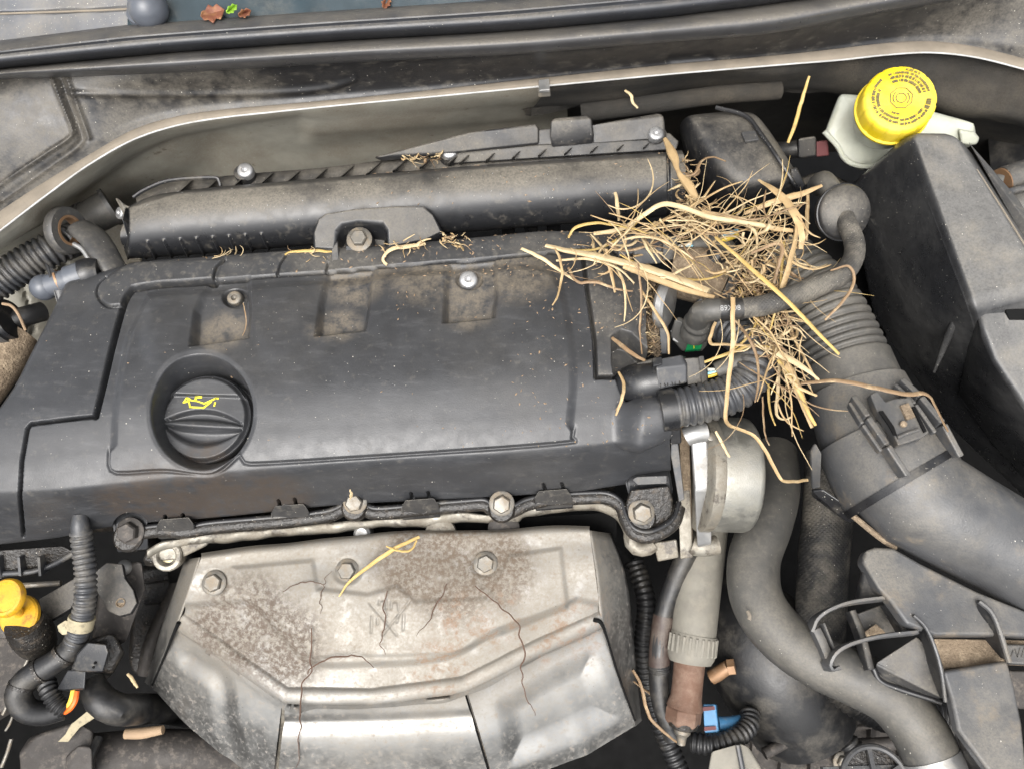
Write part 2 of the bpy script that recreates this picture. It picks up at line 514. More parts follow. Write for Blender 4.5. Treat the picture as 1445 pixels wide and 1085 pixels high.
M['yellow'] = mat('yellow_cap_plastic', (.72, .53, .012, 1), .42, layers=[dict(c=(.55, .28, .05, 1), amt=.4, scale=55, lo=.56, hi=.7), dict(c=(.80, .62, .1, 1), amt=.5, scale=25, lo=.4, hi=.6)], bump=.15, bscale=500)
M['yellow_dip'] = mat('yellow_dipstick_plastic', (.52, .28, .012, 1), .42, layers=[dict(c=(.16, .075, .02, 1), amt=.8, scale=90, lo=.48, hi=.66)], bump=.3, bscale=500)
M['icon'] = mat('yellow_print', (.75, .66, .03, 1), .6)
M['print'] = mat('grey_brown_print', (.11, .09, .035, 1), .6)
M['white_print'] = mat('white_print', (.27, .27, .265, 1), .6)
M['green'] = mat('green_marker', (.006, .17, .055, 1), .4)
M['blue'] = mat('blue_connector_plastic', (.05, .17, .32, 1), .45, layers=[dust(.4, 90, .5, .7)])
M['red'] = mat('red_latch', (.10, .03, .03, 1), .5)
M['orange'] = mat('orange_wire', (.72, .13, .015, 1), .45)
M['wire_yellow'] = mat('yellow_wire', (.6, .42, .05, 1), .45)
M['wire_blue'] = mat('light_blue_wire', (.25, .5, .6, 1), .45)
M['wire_white'] = mat('pale_wire', (.6, .58, .5, 1), .45)
M['copper'] = mat('copper_brown', (.24, .14, .075, 1), .5, metal=.4, layers=[dust(.4, 90, .5, .7)])
M['glass'] = mat('windscreen_glass', (.03, .045, .055, 1), .08, spec=.8, layers=[dust(.25, 20, .5, .7)])
M['scuttle'] = mat('scuttle_plastic', (.10, .105, .115, 1), .45, layers=[dust(.45, 20, .4, .65)], specks=.1, bump=.1)
M['brass'] = mat('dull_brass', (.36, .31, .19, 1), .4, metal=.6, layers=[dict(c=OILY, amt=.8, scale=120, lo=.5, hi=.65)])
M['capball'] = mat('blue_grey_cap', (.075, .083, .098, 1), .35, layers=[dust(.2, 80, .5, .7)])
M['label_tag'] = mat('paper_tag', (.30, .26, .17, 1), .8, layers=[dict(c=(.08, .07, .05, 1), amt=.6, scale=200, lo=.5, hi=.65)])
M['wood'] = mat('dry_stick', (.26, .18, .11, 1), .8, bump=.4, bscale=300)
M['leaf_red'] = mat('dead_leaf', (.16, .055, .03, 1), .6, layers=[dict(c=(.3, .17, .06, 1), amt=.6, scale=120, lo=.45, hi=.65)])
M['leaf_green'] = mat('green_leaf', (.2, .36, .03, 1), .5)
for i, c in enumerate([(.36, .25, .125, 1), (.46, .355, .205, 1), (.20, .13, .07, 1), (.39, .27, .085, 1)]):
    M['straw%d' % i] = mat('straw_%s' % 'abcd'[i], c, .6, layers=[dict(c=(.2, .11, .045, 1), amt=.55, scale=120, lo=.52, hi=.72), dict(c=(.62, .5, .3, 1), amt=.5, scale=70, lo=.5, hi=.7)], bump=.4, bscale=900)
M['root'] = mat('dark_rootlet', (.075, .04, .025, 1), .8)
# bellows rubber with fine weave for the braided hoses
def woven(name, base, scale):
    m = mat(name, base, .65, layers=[dust(.5, 40, .4, .66)], specks=.03)
    t = m.node_tree
    b = [n for n in t.nodes if n.type == 'BSDF_PRINCIPLED'][0]
    geo = [n for n in t.nodes if n.type == 'NEW_GEOMETRY'][0]
    hs = []
    for rot in (.8, -.8):
        mp = t.nodes.new('ShaderNodeMapping'); mp.inputs['Rotation'].default_value = (0, 0, rot)
        w = t.nodes.new('ShaderNodeTexWave'); w.inputs['Scale'].default_value = scale; w.inputs['Distortion'].default_value = 1
        t.links.new(geo.outputs['Position'], mp.inputs[0]); t.links.new(mp.outputs[0], w.inputs['Vector'])
        hs.append(w.outputs['Fac'])
    mx = t.nodes.new('ShaderNodeMath'); mx.operation = 'MULTIPLY'
    t.links.new(hs[0], mx.inputs[0]); t.links.new(hs[1], mx.inputs[1])
    bp = t.nodes.new('ShaderNodeBump'); bp.inputs['Strength'].default_value = .5; bp.inputs['Distance'].default_value = .0006
    t.links.new(mx.outputs[0], bp.inputs['Height']); t.links.new(bp.outputs[0], b.inputs['Normal'])
    return m
M['braid'] = woven('braided_hose', (.036, .034, .031, 1), 190)
M['braid_dark'] = woven('dark_braided_hose', (.02, .0195, .019, 1), 130)

# ================================================================== SETTING
fl = single('engine_bay_floor', None, None, prism(np.array([[-1.6, -1.0, -.46], [1.6, -1.0, -.46], [1.6, 1.4, -.46], [-1.6, 1.4, -.46]]), .02), M['deep'], kind='structure')  # oversized floor added to block light from below and keep gaps dark
fl['label'] = 'black undertray added deep below the engine to keep gaps dark'
# unseen bay sides added to block low light; front kept low for sky reflections
for nm, lo_, hi2 in (('bay_wall_front', (-.75, -.56, -.46), (.75, -.50, -.30)), ('bay_wall_left', (-.80, -.5, -.46), (-.70, .5, .03)), ('bay_wall_right', (.70, -.5, -.46), (.80, .5, .05))):
    x0_, y0_, z0_ = lo_; x1_, y1_, z1_ = hi2
    w_ = single(nm, None, None, prism(np.array([[x0_, y0_, z1_], [x1_, y0_, z1_], [x1_, y1_, z1_], [x0_, y1_, z1_]]), z1_ - z0_), M['rubber_dark'], kind='structure', bevel=.01)
    w_['label'] = 'unseen dark panel added to shade the engine bay ' + nm.split('_')[-1]

# the open bonnet the photographer stands under: hinged at the windscreen, above the frame
bh, bl, ba = np.array([0, .50, .16]), .92, R(70)
bd = np.array([0, -math.cos(ba), math.sin(ba)]); bn = np.array([0, math.sin(ba), math.cos(ba)])
t = thing('open_bonnet', 'raised car bonnet above the engine bay, propped open', 'bonnet', bh)
pts = [bh + np.array([x, 0, 0]) + bd * l for x, l in ((-.68, 0), (.68, 0), (.66, bl * .7), (.5, bl), (-.5, bl), (-.66, bl * .7))]
part(t, 'skin', prism(np.array(pts), -bn * .012), M['body'], bevel=.004)
for x in (-.3, 0, .3):
    part(t, 'stiffener', obox(bh + np.array([x, 0, 0]) + bd * .05 - bn * .02, bh + np.array([x * .8, 0, 0]) + bd * (bl - .08) - bn * .02, .05, .015, up=bn), M['body'], bevel=.004)

ZU = .022          # the seal stands this much above the cowl
def rowz(pts, z):
    return [(x, y, z + ZU) for x, y in pts]

# ---- windscreen base strip, scuttle, seal, cowl, bulkhead
U = [(-60, 68), (0, 60), (180, 38), (430, 20), (600, 9), (720, 0), (1000, -24), (1250, -50), (1500, -75)]
G = [(-60, 106), (0, 98), (100, 88), (250, 74), (480, 58), (730, 44), (945, 24), (1090, 6), (1250, -18), (1500, -55)]
LP = [(-60, 120), (0, 111), (120, 106), (250, 100), (480, 86), (730, 74), (945, 56), (1090, 44), (1200, 23), (1330, 0), (1500, -30)]
R1 = [(-60, 345), (0, 300), (60, 260), (120, 223), (170, 193), (215, 171), (300, 157), (400, 148), (500, 139), (620, 127), (745, 113), (945, 92), (1100, 79), (1200, 68), (1260, 61), (1330, 59), (1400, 71), (1500, 100)]
R2 = [(-60, 372), (0, 326), (60, 280), (120, 236), (170, 207), (215, 184), (300, 168), (400, 157), (500, 147), (620, 136), (745, 124), (945, 105), (1100, 92), (1200, 84), (1260, 77), (1330, 74), (1400, 85), (1500, 115)]

glass = single('windscreen', 'dark bluish windscreen glass strip along the top edge', 'windscreen',
               merge(Patch([rowz([(180, -60), (450, -60), (800, -60)], .085), rowz([(180, 56), (430, 40), (800, 20)], .066)], 20, 8).vf()), M['glass'], solid=.004)
t = thing('scuttle_panel', 'dusty grey scuttle panel left of the windscreen, behind the rubber seal', 'panel', (60, 40, .088))
pt = Patch([rowz([(-80, -50), (60, -52), (190, -58)], .086), rowz([(-80, 20), (60, 16), (190, 8)], .0735), rowz([(-80, 78), (0, 66), (190, 42)], .066)], 90, 60)
pt.disp(-.003 * sstep(sdline(pt.px, pt.py, [(-80, 22), (0, 19), (120, 15), (185, 12)]), 3.5, 1.2))
part(t, 'panel_sheet', pt.vf(), M['scuttle'], solid=.003)
part(t, 'edge_strip', tube(PP([(-80, 23, .0955), (0, 20, .0955), (120, 16, .0955), (186, 13, .0955)]), .0008), M['rim'])
t = thing('spindle_cap', 'round blue grey wiper spindle cap at the top left', 'cap', (210, 20, .09))
c = P(209, 13, .102)
part(t, 'dome', ball(c, .0145, 14, (1, 1, .95)), M['capball'])
part(t, 'collar', lathe(P(211, 24, .09), (0, 0, 1), [(.012, 0), (.015, .002), (.015, .006), (.012, .008)], 28), M['capball'])
def leaf(name, label, cx, cy, z, w, h, ang, m, bend=.004):
    pts = []
    g = []
    for j, v in enumerate(np.linspace(-1, 1, 13)):
        hw = (1 - v * v) ** .7 * w / 2 * (1 + .25 * math.sin(9 * v))
        for i, u in enumerate((-1, -.5, 0, .5, 1)):
            x, y = u * hw, v * h / 2
            g.append((cx + (x * math.cos(ang) - y * math.sin(ang)), cy + (x * math.sin(ang) + y * math.cos(ang)), z + bend * abs(u) * hw / (w / 2) + bend * .6 * v * v + random.uniform(0, .0008)))
    return single(name, label, 'leaf', (PP(g), gridfaces(13, 5)[:, ::-1]), m, solid=.0005)
leaf('dead_leaf', 'curled red brown dead leaf on the windscreen edge beside the green one', 300, 19, .096, 22, 34, 1.3, M['leaf_red'])
leaf('green_leaf', 'small bright green leaf on the windscreen edge', 327, 13, .099, 9, 18, .9, M['leaf_green'])
leaf('dead_leaf', 'small dark red dead leaf right of the green leaf', 345, 19, .096, 10, 19, 1.2, M['leaf_red'])
leaf('dead_leaf', 'tiny orange leaf scrap lying alone on the windscreen edge', 545, 4, .093, 11, 17, .4, M['leaf_red'])

def off(row, dy):
    return [(x, y + dy) for x, y in row]
t = thing('bonnet_seal', 'long ribbed black rubber bonnet seal running across the top', 'seal', (700, 50, .05))
rows = [rowz(off(U, -6), .062), rowz(U, .074), rowz(off(U, 12), .077), [(x, y * .5 + LPy * .5, .0765) for (x, y), (_, LPy) in zip(U, G)], rowz(off(G, -4), .069), rowz(G, .056)]
rows = [[(x, np.interp(x, [p[0] for p in r], [p[1] for p in r]), r[0][2]) for x in np.linspace(-60, 1500, 24)] for r in rows]
def mixrow(a, b, f, z):
    z = z + (ZU if a is U or a is G else ZU * max(0, 1 - f) ** 1.3 if a is LP else 0)
    xs = np.linspace(-60, 1500, 26)
    ya = np.interp(xs, [p[0] for p in a], [p[1] for p in a]); yb = np.interp(xs, [p[0] for p in b], [p[1] for p in b])
    return [(x, p * (1 - f) + q * f, z) for x, p, q in zip(xs, ya, yb)]
rows = [mixrow(U, G, -.12, .058), mixrow(U, G, 0, .074), mixrow(U, G, .25, .079), mixrow(U, G, .42, .0775), mixrow(U, G, .5, .0765), mixrow(U, G, .75, .072), mixrow(U, G, .95, .060), mixrow(U, G, 1.03, .050)]
pt = Patch(rows, 260, 60)
gy = np.interp(pt.px, [p[0] for p in G], [p[1] for p in G]); uy = np.interp(pt.px, [p[0] for p in U], [p[1] for p in U])
f = (pt.py - uy) / (gy - uy)
pt.disp(.0012 * np.exp(-((f - .36) / .06) ** 2) - .0012 * np.exp(-((f - .46) / .05) ** 2))
part(t, 'upper_bulb', pt.vf(), M['seal'])
rows = [mixrow(G, LP, -.05, .048), mixrow(G, LP, .05, .056), mixrow(G, LP, .35, .066), mixrow(G, LP, .7, .064), mixrow(G, LP, 1.0, .054), mixrow(G, LP, 1.12, .046)]
part(t, 'lower_lip', Patch(rows, 260, 40).vf(), M['seal_lip'])

t = thing('cowl_panel', 'dusty black cowl panel below the seal with ribbed left corner', 'panel', (700, 110, .03))
rows = [mixrow(LP, R1, -.06, .047), mixrow(LP, R1, .12, .045), mixrow(LP, R1, .5, .037), mixrow(LP, R1, .8, .032), mixrow(LP, R1, 1.0, .030)]
pt = Patch(rows, 700, 150)
d = .003 * np.exp(-(sdline(pt.px, pt.py, smooth_line([(76, 112), (90, 150), (102, 182), (98, 196), (60, 222), (0, 264), (-40, 300)])) / 3.5) ** 2)
d += .0022 * np.exp(-(sdline(pt.px, pt.py, smooth_line([(96, 112), (112, 155), (126, 196)])) / 3.0) ** 2)
d -= .003 * np.exp(-(sdline(pt.px, pt.py, smooth_line([(84, 112), (98, 150), (114, 190), (108, 206), (60, 240), (0, 282)])) / 5) ** 2)
d += .0018 * np.exp(-((sdline(pt.px, pt.py, smooth_line([(100, 132), (200, 133), (350, 132), (450, 126), (500, 112)]))) / 5) ** 2)
d -= .002 * np.exp(-(sdline(pt.px, pt.py, [(948, 86), (975, 84), (1000, 82)]) / 7) ** 2)
pt.disp(d)
part(t, 'face', pt.vf(), M['cowl'])
rows = [mixrow(R1, R2, -.1, .0285), mixrow(R1, R2, .0, .031), mixrow(R1, R2, .5, .0315), mixrow(R1, R2, .95, .030)]
part(t, 'flange', Patch(rows, 260, 12).vf(), M['rim'], solid=.0015)
part(t, 'flange_edge', tube(PP(mixrow(R1, R2, 1.0, .0298)), .0007, n=8, step=.004), M['rim_edge'])
cl = thing('flange_clip', 'small grey metal clip hooked over the cowl flange', 'clip', (767, 128, .028))
part(cl, 'clip_body', prism(PP([(760, 113, .034), (775, 111, .034), (776, 127, .034), (761, 128, .034)]), .003), M['alu_clean'], bevel=.0006)
part(cl, 'clip_tongue', prism(PP([(759, 124, .0325), (776, 122, .0325), (777, 135, .026), (760, 136, .026)]), .0015), M['bolt'], bevel=.0004)

# bulkhead: painted sheet (left) and felt covered (right)
B1 = [(-60, 420), (0, 370), (80, 300), (170, 262), (300, 225), (500, 205), (700, 180), (800, 172)]
t = thing('bulkhead', 'grey green painted bulkhead sheet behind the intake plenum', 'bulkhead', (450, 220, -.1))
xs = np.linspace(-80, 800, 24)
def rowi(tab, z, dy=0, x0=-80, x1=800, n=24):
    xs = np.linspace(x0, x1, n)
    return [(x, np.interp(x, [p[0] for p in tab], [p[1] for p in tab]) + dy, z) for x in xs]
Q1 = [(-80, 372), (0, 340), (80, 285), (200, 200), (300, 180), (500, 162), (800, 132)]
Q2 = [(-80, 400), (0, 345), (90, 300), (200, 248), (300, 215), (500, 195), (800, 160)]
Q3 = [(-80, 440), (0, 380), (100, 330), (180, 280), (300, 265), (500, 235), (800, 200)]
pt = Patch([rowi(R2, .024, -10), rowi(R2, .018, 3), rowi(Q1, -.01, 4), rowi(Q2, -.07), rowi(Q3, -.12), rowi(Q3, -.2, 60)], 200, 90)
d = np.zeros(pt.shape)
d -= .007 * np.exp(-(sdline(pt.px, pt.py, smooth_line([(120, 290), (190, 240), (250, 212), (330, 195), (420, 182)])) / 14) ** 2)
d += .004 * sstep(pt.py - np.interp(pt.px, [100, 250, 420, 800], [300, 206, 176, 150]), -6, 10)
pt.disp(d)
part(t, 'sheet', pt.vf(), M['body'])
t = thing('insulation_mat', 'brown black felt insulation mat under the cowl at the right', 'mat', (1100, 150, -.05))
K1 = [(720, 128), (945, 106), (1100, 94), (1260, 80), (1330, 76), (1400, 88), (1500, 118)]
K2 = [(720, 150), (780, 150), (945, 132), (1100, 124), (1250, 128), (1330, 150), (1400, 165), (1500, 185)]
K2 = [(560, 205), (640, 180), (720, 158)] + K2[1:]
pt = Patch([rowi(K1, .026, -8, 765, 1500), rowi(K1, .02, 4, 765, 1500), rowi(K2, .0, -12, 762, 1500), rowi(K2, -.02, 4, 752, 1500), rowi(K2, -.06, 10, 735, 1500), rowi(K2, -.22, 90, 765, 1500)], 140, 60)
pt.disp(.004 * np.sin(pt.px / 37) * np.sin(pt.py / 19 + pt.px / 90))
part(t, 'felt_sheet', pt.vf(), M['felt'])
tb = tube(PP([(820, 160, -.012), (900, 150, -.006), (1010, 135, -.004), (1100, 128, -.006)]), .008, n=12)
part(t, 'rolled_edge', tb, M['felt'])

# inner wing at the left
t = thing('inner_wing', 'grey beige painted inner wing panel at the left edge', 'panel', (40, 400, -.1))
pt = Patch([[(-90, 395, -.05), (40, 312, -.06), (120, 300, -.08), (200, 320, -.1)], [(-90, 430, -.07), (40, 360, -.08), (130, 340, -.1), (200, 360, -.12)], [(-90, 520, -.09), (40, 440, -.10), (130, 410, -.12), (200, 420, -.13)], [(-120, 640, -.15), (0, 520, -.15), (120, 470, -.16), (220, 460, -.2)]], 60, 50)
d = -.004 * np.exp(-(sdline(pt.px, pt.py, [(30, 395), (42, 435), (48, 470)]) / 3) ** 2) - .01 * sstep(np.hypot((pt.px - 90), (pt.py - 377) * .8), 7, 4.5)
pt.disp(d)
part(t, 'sheet', pt.vf(), M['body'], solid=.002)
part(t, 'folded_lip', tube(PP([(-60, 372, -.04), (0, 345, -.045), (25, 338, -.05), (70, 315, -.06)]), .007, n=10), M['body'])

# ================================================================== ENGINE COVER
CRS = [(-90, 705), (0, 700), (100, 694), (160, 687), (300, 672), (480, 657), (720, 643), (860, 630), (946, 620)]
LOW = [(-90, 772), (0, 764), (100, 752), (160, 738), (205, 734), (300, 727), (480, 708), (700, 697), (820, 689), (880, 680), (946, 672)]
REAR = [(70, 404), (140, 390), (185, 374), (300, 365), (460, 354), (560, 349), (690, 337), (760, 330), (860, 331), (916, 338)]
def rr(tab, xa, xb, zl, n=18, dy=0):
    xs = np.linspace(xa, xb, n)
    return [(x, np.interp(x, [p[0] for p in tab], [p[1] for p in tab]) + dy, zl(x) if callable(zl) else zl) for x in xs]
def between(a, b, f):
    xs = np.linspace(-120, 960, 40)
    return [(x, np.interp(x, [p[0] for p in a], [p[1] for p in a]) * (1 - f) + np.interp(x, [p[0] for p in b], [p[1] for p in b]) * f) for x in xs]
def zl(z, drop=.022, x0=80, w=110):
    return lambda x: z - drop * max(0, min(1, (x0 - x) / w)) ** 2
TOPL = lambda y: np.interp(y, [390, 404, 440, 490, 530, 545, 600, 650, 760], [74, 70, 52, 26, 6, -2, -40, -70, -80])
rows = [rr(REAR, 66, 918, -.012, dy=-3), rr(REAR, 62, 918, -.004, dy=1),
        rr(between(REAR, CRS, .12), 50, 920, -.002, 18), rr(between(REAR, CRS, .35), 14, 922, .003, 18),
        rr(between(REAR, CRS, .6), -40, 930, .005, 18), rr(between(REAR, CRS, .82), -80, 938, -.002, 18),
        rr(between(REAR, CRS, .95), -92, 943, -.009, 18), rr(CRS, -96, 945, -.014, 18), rr(between(CRS, LOW, .35), -98, 946, -.028), rr(LOW, -98, 947, -.058, dy=0), rr(LOW, -98, 947, -.066, dy=2)]
cov = Patch(rows, 960, 400)
px, py = cov.px, cov.py
# the left flank rolls off
lx = TOPL(py)
d = -.016 * sstep(px - lx, 34, -2) ** 2
PLATE = smooth_line([(206, 414), (176, 478), (160, 560), (155, 640), (157, 662), (175, 666), (232, 663), (300, 668), (338, 640), (345, 651), (380, 652), (560, 641), (790, 624), (806, 614), (813, 570), (815, 520), (808, 455), (795, 405), (770, 378), (700, 374), (560, 384), (400, 398), (260, 408), (206, 414)], 220)
sp = sdpoly(px, py, PLATE)
edge = np.where(px > 600, sstep(px, 600, 780) * 10 + 3, 3)
bot = sstep(py - np.interp(px, [150, 340, 560, 800], [640, 640, 628, 610]), -14, 0)
wdt = 14 * (1 - bot) + 3.0 * bot
d += .0026 * sstep(-sp, -1.0, wdt)
d -= .0012 * np.exp(-((sp - 1.5) / 2.2) ** 2) * bot
# rear scoops
def scoop(poly, depth, yb):
    s = sdpoly(px, py, poly)
    y0, y1 = min(p[1] for p in poly), max(p[1] for p in poly)
    return -depth * sstep(-s, -3, 7) * (0.35 + .65 * sstep(py, y0, y1))
d += scoop([(296, 396), (352, 390), (356, 440), (352, 478), (270, 490), (276, 440)], .0095, 1)
d += scoop([(462, 386), (528, 380), (522, 440), (516, 468), (446, 476), (452, 430)], .009, 1)
d += scoop([(634, 372), (700, 366), (702, 420), (698, 450), (626, 458), (628, 410)], .009, 1)
# bulges beside the scoops
for cx, cy, w, h in ((402, 455, 40, 55), (574, 440, 46, 55), (745, 440, 40, 60), (235, 470, 30, 60)):
    d += .0022 * np.exp(-(((px - cx) / w) ** 2 + ((py - cy) / h) ** 2) ** 2)
# screw wells
d -= .0055 * sstep(np.hypot((px - 331), (py - 418) * 1.45), 21, 14)
d -= .003 * sstep(np.hypot((px - 662), (py - 393) * 1.5), 21, 15)
# seams
SEAM = smooth_line([(302, 398), (240, 402), (196, 407), (186, 411), (175, 430), (160, 485), (147, 540), (135, 587)], 90)
SEAM2 = np.array([(135, 587), (100, 591), (44, 598), (39, 604), (31, 650), (28, 700), (33, 756)], float)
REARSEAM = np.array([(300, 398), (306, 378), (318, 366)], float)
RSEAM = np.array([(304, 396), (390, 390), (460, 385), (560, 375), (700, 365), (790, 356), (822, 352)], float)
d -= .012 * sstep(sdline(px, py, SEAM), 5.2, 1.6)
d -= .009 * sstep(sdline(px, py, SEAM2), 3.4, .8)
d -= .005 * sstep(sdline(px, py, REARSEAM), 2.6, 1.0)
d -= .006 * sstep(sdline(px, py, RSEAM), 2.3, .9)
for q in ([(390, 391), (396, 372), (404, 360)], [(459, 386), (463, 372)]):
    d -= .0035 * sstep(sdline(px, py, q), 2.2, .9)
TONG = smooth_line([(150, 392), (140, 402), (137, 414), (143, 426), (155, 433), (172, 432)], 40)
d -= .0022 * sstep(sdline(px, py, TONG), 2.6, 1.0)
TPOLY = np.vstack([TONG, [(178, 425), (190, 409), (305, 397), (318, 366), (185, 370)]])
d += .0014 * sstep(-sdpoly(px, py, TPOLY), -1, 3)
RSEAM2 = np.array([(822, 352), (826, 388), (832, 430), (839, 480), (841, 532), (866, 532)], float)
d -= .010 * sstep(sdline(px, py, RSEAM2), 3.8, 1.0)
# connector pocket in the right end
d -= .024 * sstep(-sdpoly(px, py, [(864, 474), (876, 466), (890, 470), (905, 486), (922, 500), (922, 530), (868, 534), (864, 510)]), -2, 4)
d -= .035 * sstep(-sdpoly(px, py, [(868, 528), (930, 520), (960, 520), (960, 556), (905, 556), (884, 566), (876, 552)]), -2, 4)
# corner boss carrying the conduit
bx = sdline(px, py, [(892, 600), (945, 578)])
d += .013 * np.sqrt(np.clip(1 - (bx / 36) ** 2, 0, 1)) * sstep(px, 862, 905) * sstep(py, 545, 572)
# oil filler well
rw = np.hypot((px - 286) / 72.0, (py - 582) / 80.0)
d -= .0008 * sstep(rw, 1.1, 1.0)
d -= .030 * sstep(rw, 1.01, .90)
# front foot recess at the right
d -= .012 * sstep(-sdpoly(px, py, [(884, 680), (892, 672), (948, 664), (950, 700), (880, 704)]), -1, 3)
# bolt arch at the front left
d -= .02 * sstep(np.hypot((px - 184) / 24, (py - 744) / 20), 1.05, .9)
# slits
for x, y in ((393, 706), (416, 704), (580, 697), (604, 695), (767, 683), (793, 682), (233, 728), (258, 726)):
    d -= .006 * sstep(sdline(px, py, [(x, y), (x + 4, y + 14)]), 2.6, 1.2)
# slight waviness of moulded plastic
d += .00025 * np.sin(px / 61 + 1.3) * np.sin(py / 47)
cov.disp(d)
keep = (px > lx) & ~inside(px, py, [(914, 300), (990, 300), (990, 545), (960, 552), (922, 545), (912, 470)])
LEFTP = [(-200, 380), (150, 380), (137, 414), (143, 426), (155, 433), (174, 431), (160, 485), (147, 540), (135, 587), (100, 591), (44, 598), (39, 604), (31, 650), (28, 700), (33, 800), (-200, 800)]
RAILP = [(304, 396), (390, 390), (460, 385), (560, 375), (700, 365), (790, 356), (822, 352), (960, 345), (960, 300), (300, 320)]
RIGHTP = [(822, 352), (826, 388), (832, 430), (839, 480), (841, 532), (866, 532), (960, 535), (960, 345)]
def fm(a):
    return a[:-1, :-1] & a[1:, :-1] & a[:-1, 1:] & a[1:, 1:]
fk = fm(keep)
cxm = (px[:-1, :-1] + px[1:, 1:]) / 2; cym = (py[:-1, :-1] + py[1:, 1:]) / 2
fl_ = inside(cxm, cym, LEFTP)
ft_ = inside(cxm, cym, TPOLY) & ~fl_
fr_ = inside(cxm, cym, RAILP) & ~ft_ & ~fl_
fg_ = inside(cxm, cym, RIGHTP) & ~fr_ & ~ft_ & ~fl_
t = thing('engine_cover', 'large moulded grey black plastic engine cover with round oil filler well', 'engine cover', (450, 560, -.06))
COVER = t
part(t, 'main_shell', cov.vf(fk & ~(fl_ | ft_ | fr_ | fg_)), M['cover'], smooth=180, label='main grey black moulded shell with three rear scoops')
part(t, 'left_end_panel', cov.vf(fk & fl_), M['cover'], smooth=180)
part(t, 'corner_tongue', cov.vf(fk & ft_), M['cover_dusty'], smooth=180)
part(t, 'rear_rail', cov.vf(fk & fr_), M['cover_dusty'], smooth=180)
part(t, 'right_end_panel', cov.vf(fk & fg_), M['cover_dusty'], smooth=180)
# core below the shell so nothing is hollow
core = hull(PP([(110, 470, -.035), (60, 600, -.04), (30, 690, -.05), (200, 690, -.055), (900, 640, -.055), (900, 600, -.05), (880, 420, -.05), (850, 370, -.04), (200, 400, -.04), (860, 700, -.12), (240, 740, -.12), (0, 760, -.12), (100, 400, -.14), (860, 350, -.14)]))
single('cylinder_head', 'black oily cylinder head block beneath the engine cover', 'cylinder head', core, M['grease'])
def bolt(par, px_, py_, z, r, nrm=(0, -.25, 1), m='bolt', flange=1.35, h=.8, name='bolt', rot=0):
    c = P(px_, py_, z)
    a = unit(nrm)
    u = unit(np.cross(a, (math.sin(rot), math.cos(rot), .1)))
    v = np.cross(a, u)
    ang = np.arange(6) * math.pi / 3
    V, Fc = [], []
    prof = [(1.0, 0), (1.0, h * .8), (.86, h)]
    hexv = np.vstack([c + a * hh * r + k * r * (np.cos(ang)[:, None] * u + np.sin(ang)[:, None] * v) for k, hh in prof])
    hf = [tuple(f) for f in gridfaces(3, 6, True)] + [tuple(12 + k for k in range(6))]
    o = part(par, name, (hexv, hf), M[m], bevel=.0003)
    if flange:
        part(o, 'flange', lathe(c - a * .0002, a, [(r * flange * .9, -r * .3), (r * flange, -r * .15), (r * flange, .05 * r), (r * flange * .9, .14 * r), (r * .8, .2 * r)], 24), M[m])
    return o
def torx(par, px_, py_, z, r, nrm=(0, -.2, 1), m='screw', name='screw'):
    c = P(px_, py_, z)
    prof = [(r, -r * .7), (r, 0), (r * .93, r * .18), (r * .75, r * .28), (r * .42, r * .3), (r * .36, r * .1), (r * .1, -r * .1)]
    return part(par, name, lathe(c, nrm, prof, 28), M[m])
torx(t, 331, 421, -.0035, .0058, m='bolt')
torx(t, 661, 395, -.001, .0072)
# lids of the front clips
for x, y in ((408, 722), (592, 714), (780, 701), (246, 741)):
    part(t, 'front_clip', prism(PP([(x - 26, y + 2, -.056), (x - 20, y - 9, -.053), (x + 20, y - 12, -.053), (x + 27, y - 2, -.056), (x + 29, y + 14, -.07), (x - 24, y + 18, -.07)]), .004), M['black_dusty'], bevel=.001)
# ---- oil filler cap
oc = thing('oil_filler_cap', 'black round oil filler cap with yellow oil can symbol', 'oil cap', (291, 595, -.03))
nrm = unit((0.02, -.16, 1))
cc = P(291, 592, -.018)
rad = 64 * mpp(cc)
capv = lathe(cc, nrm, [(rad * .9, -.02), (rad * .99, -.014), (rad, -.002), (rad * .985, .0015), (rad * .94, .0), (rad * .85, -.004), (rad * .02, -.004)], 72)
part(oc, 'cap_body', capv, M['cover'], smooth=50)
# grip bar with dished flanks
def cap_pt(x, y, h):
    u = unit(np.cross(nrm, (0, 1, 0))) * -1
    u = np.array([1, 0, -nrm[0] / nrm[2]]); u = unit(u); v = np.cross(nrm, u)
    a = R(-3)
    return cc + u * (x * math.cos(a) - y * math.sin(a)) + v * (x * math.sin(a) + y * math.cos(a)) + nrm * h
nr, na = 70, 160
GV = []
for ir in range(nr):
    rr_ = rad * .955 * (ir + .02) / (nr - 1)
    for ia in range(na):
        X, Y = rr_ * math.cos(2 * math.pi * ia / na), rr_ * math.sin(2 * math.pi * ia / na)
        xv, q = X / rad, Y / rad
        lens = max(0.0, 1 - (xv / .86) ** 2)
        up_ = math.exp(-((q - (-.10 + .17 * lens)) / (.095 * lens + .012)) ** 4) if lens > 0 else 0
        dn_ = math.exp(-((q - (-.20 - .20 * lens)) / (.165 * lens + .012)) ** 4) if lens > 0 else 0
        cres = float(sstep(np.array(q - .50 - .03 * xv), -.015, .03))
        h = .0042 - .0052 * up_ - .0058 * dn_ + .0030 * cres + .0012 * math.exp(-((q - (-.17 - .02 * lens)) / .09) ** 2) * lens
        h -= .0035 * float(sstep(np.array(rr_ / rad), .86, .955))
        GV.append(cap_pt(X, Y, h))
part(oc, 'grip', (np.array(GV), gridfaces(nr, na, True)), M['cover'], smooth=180)
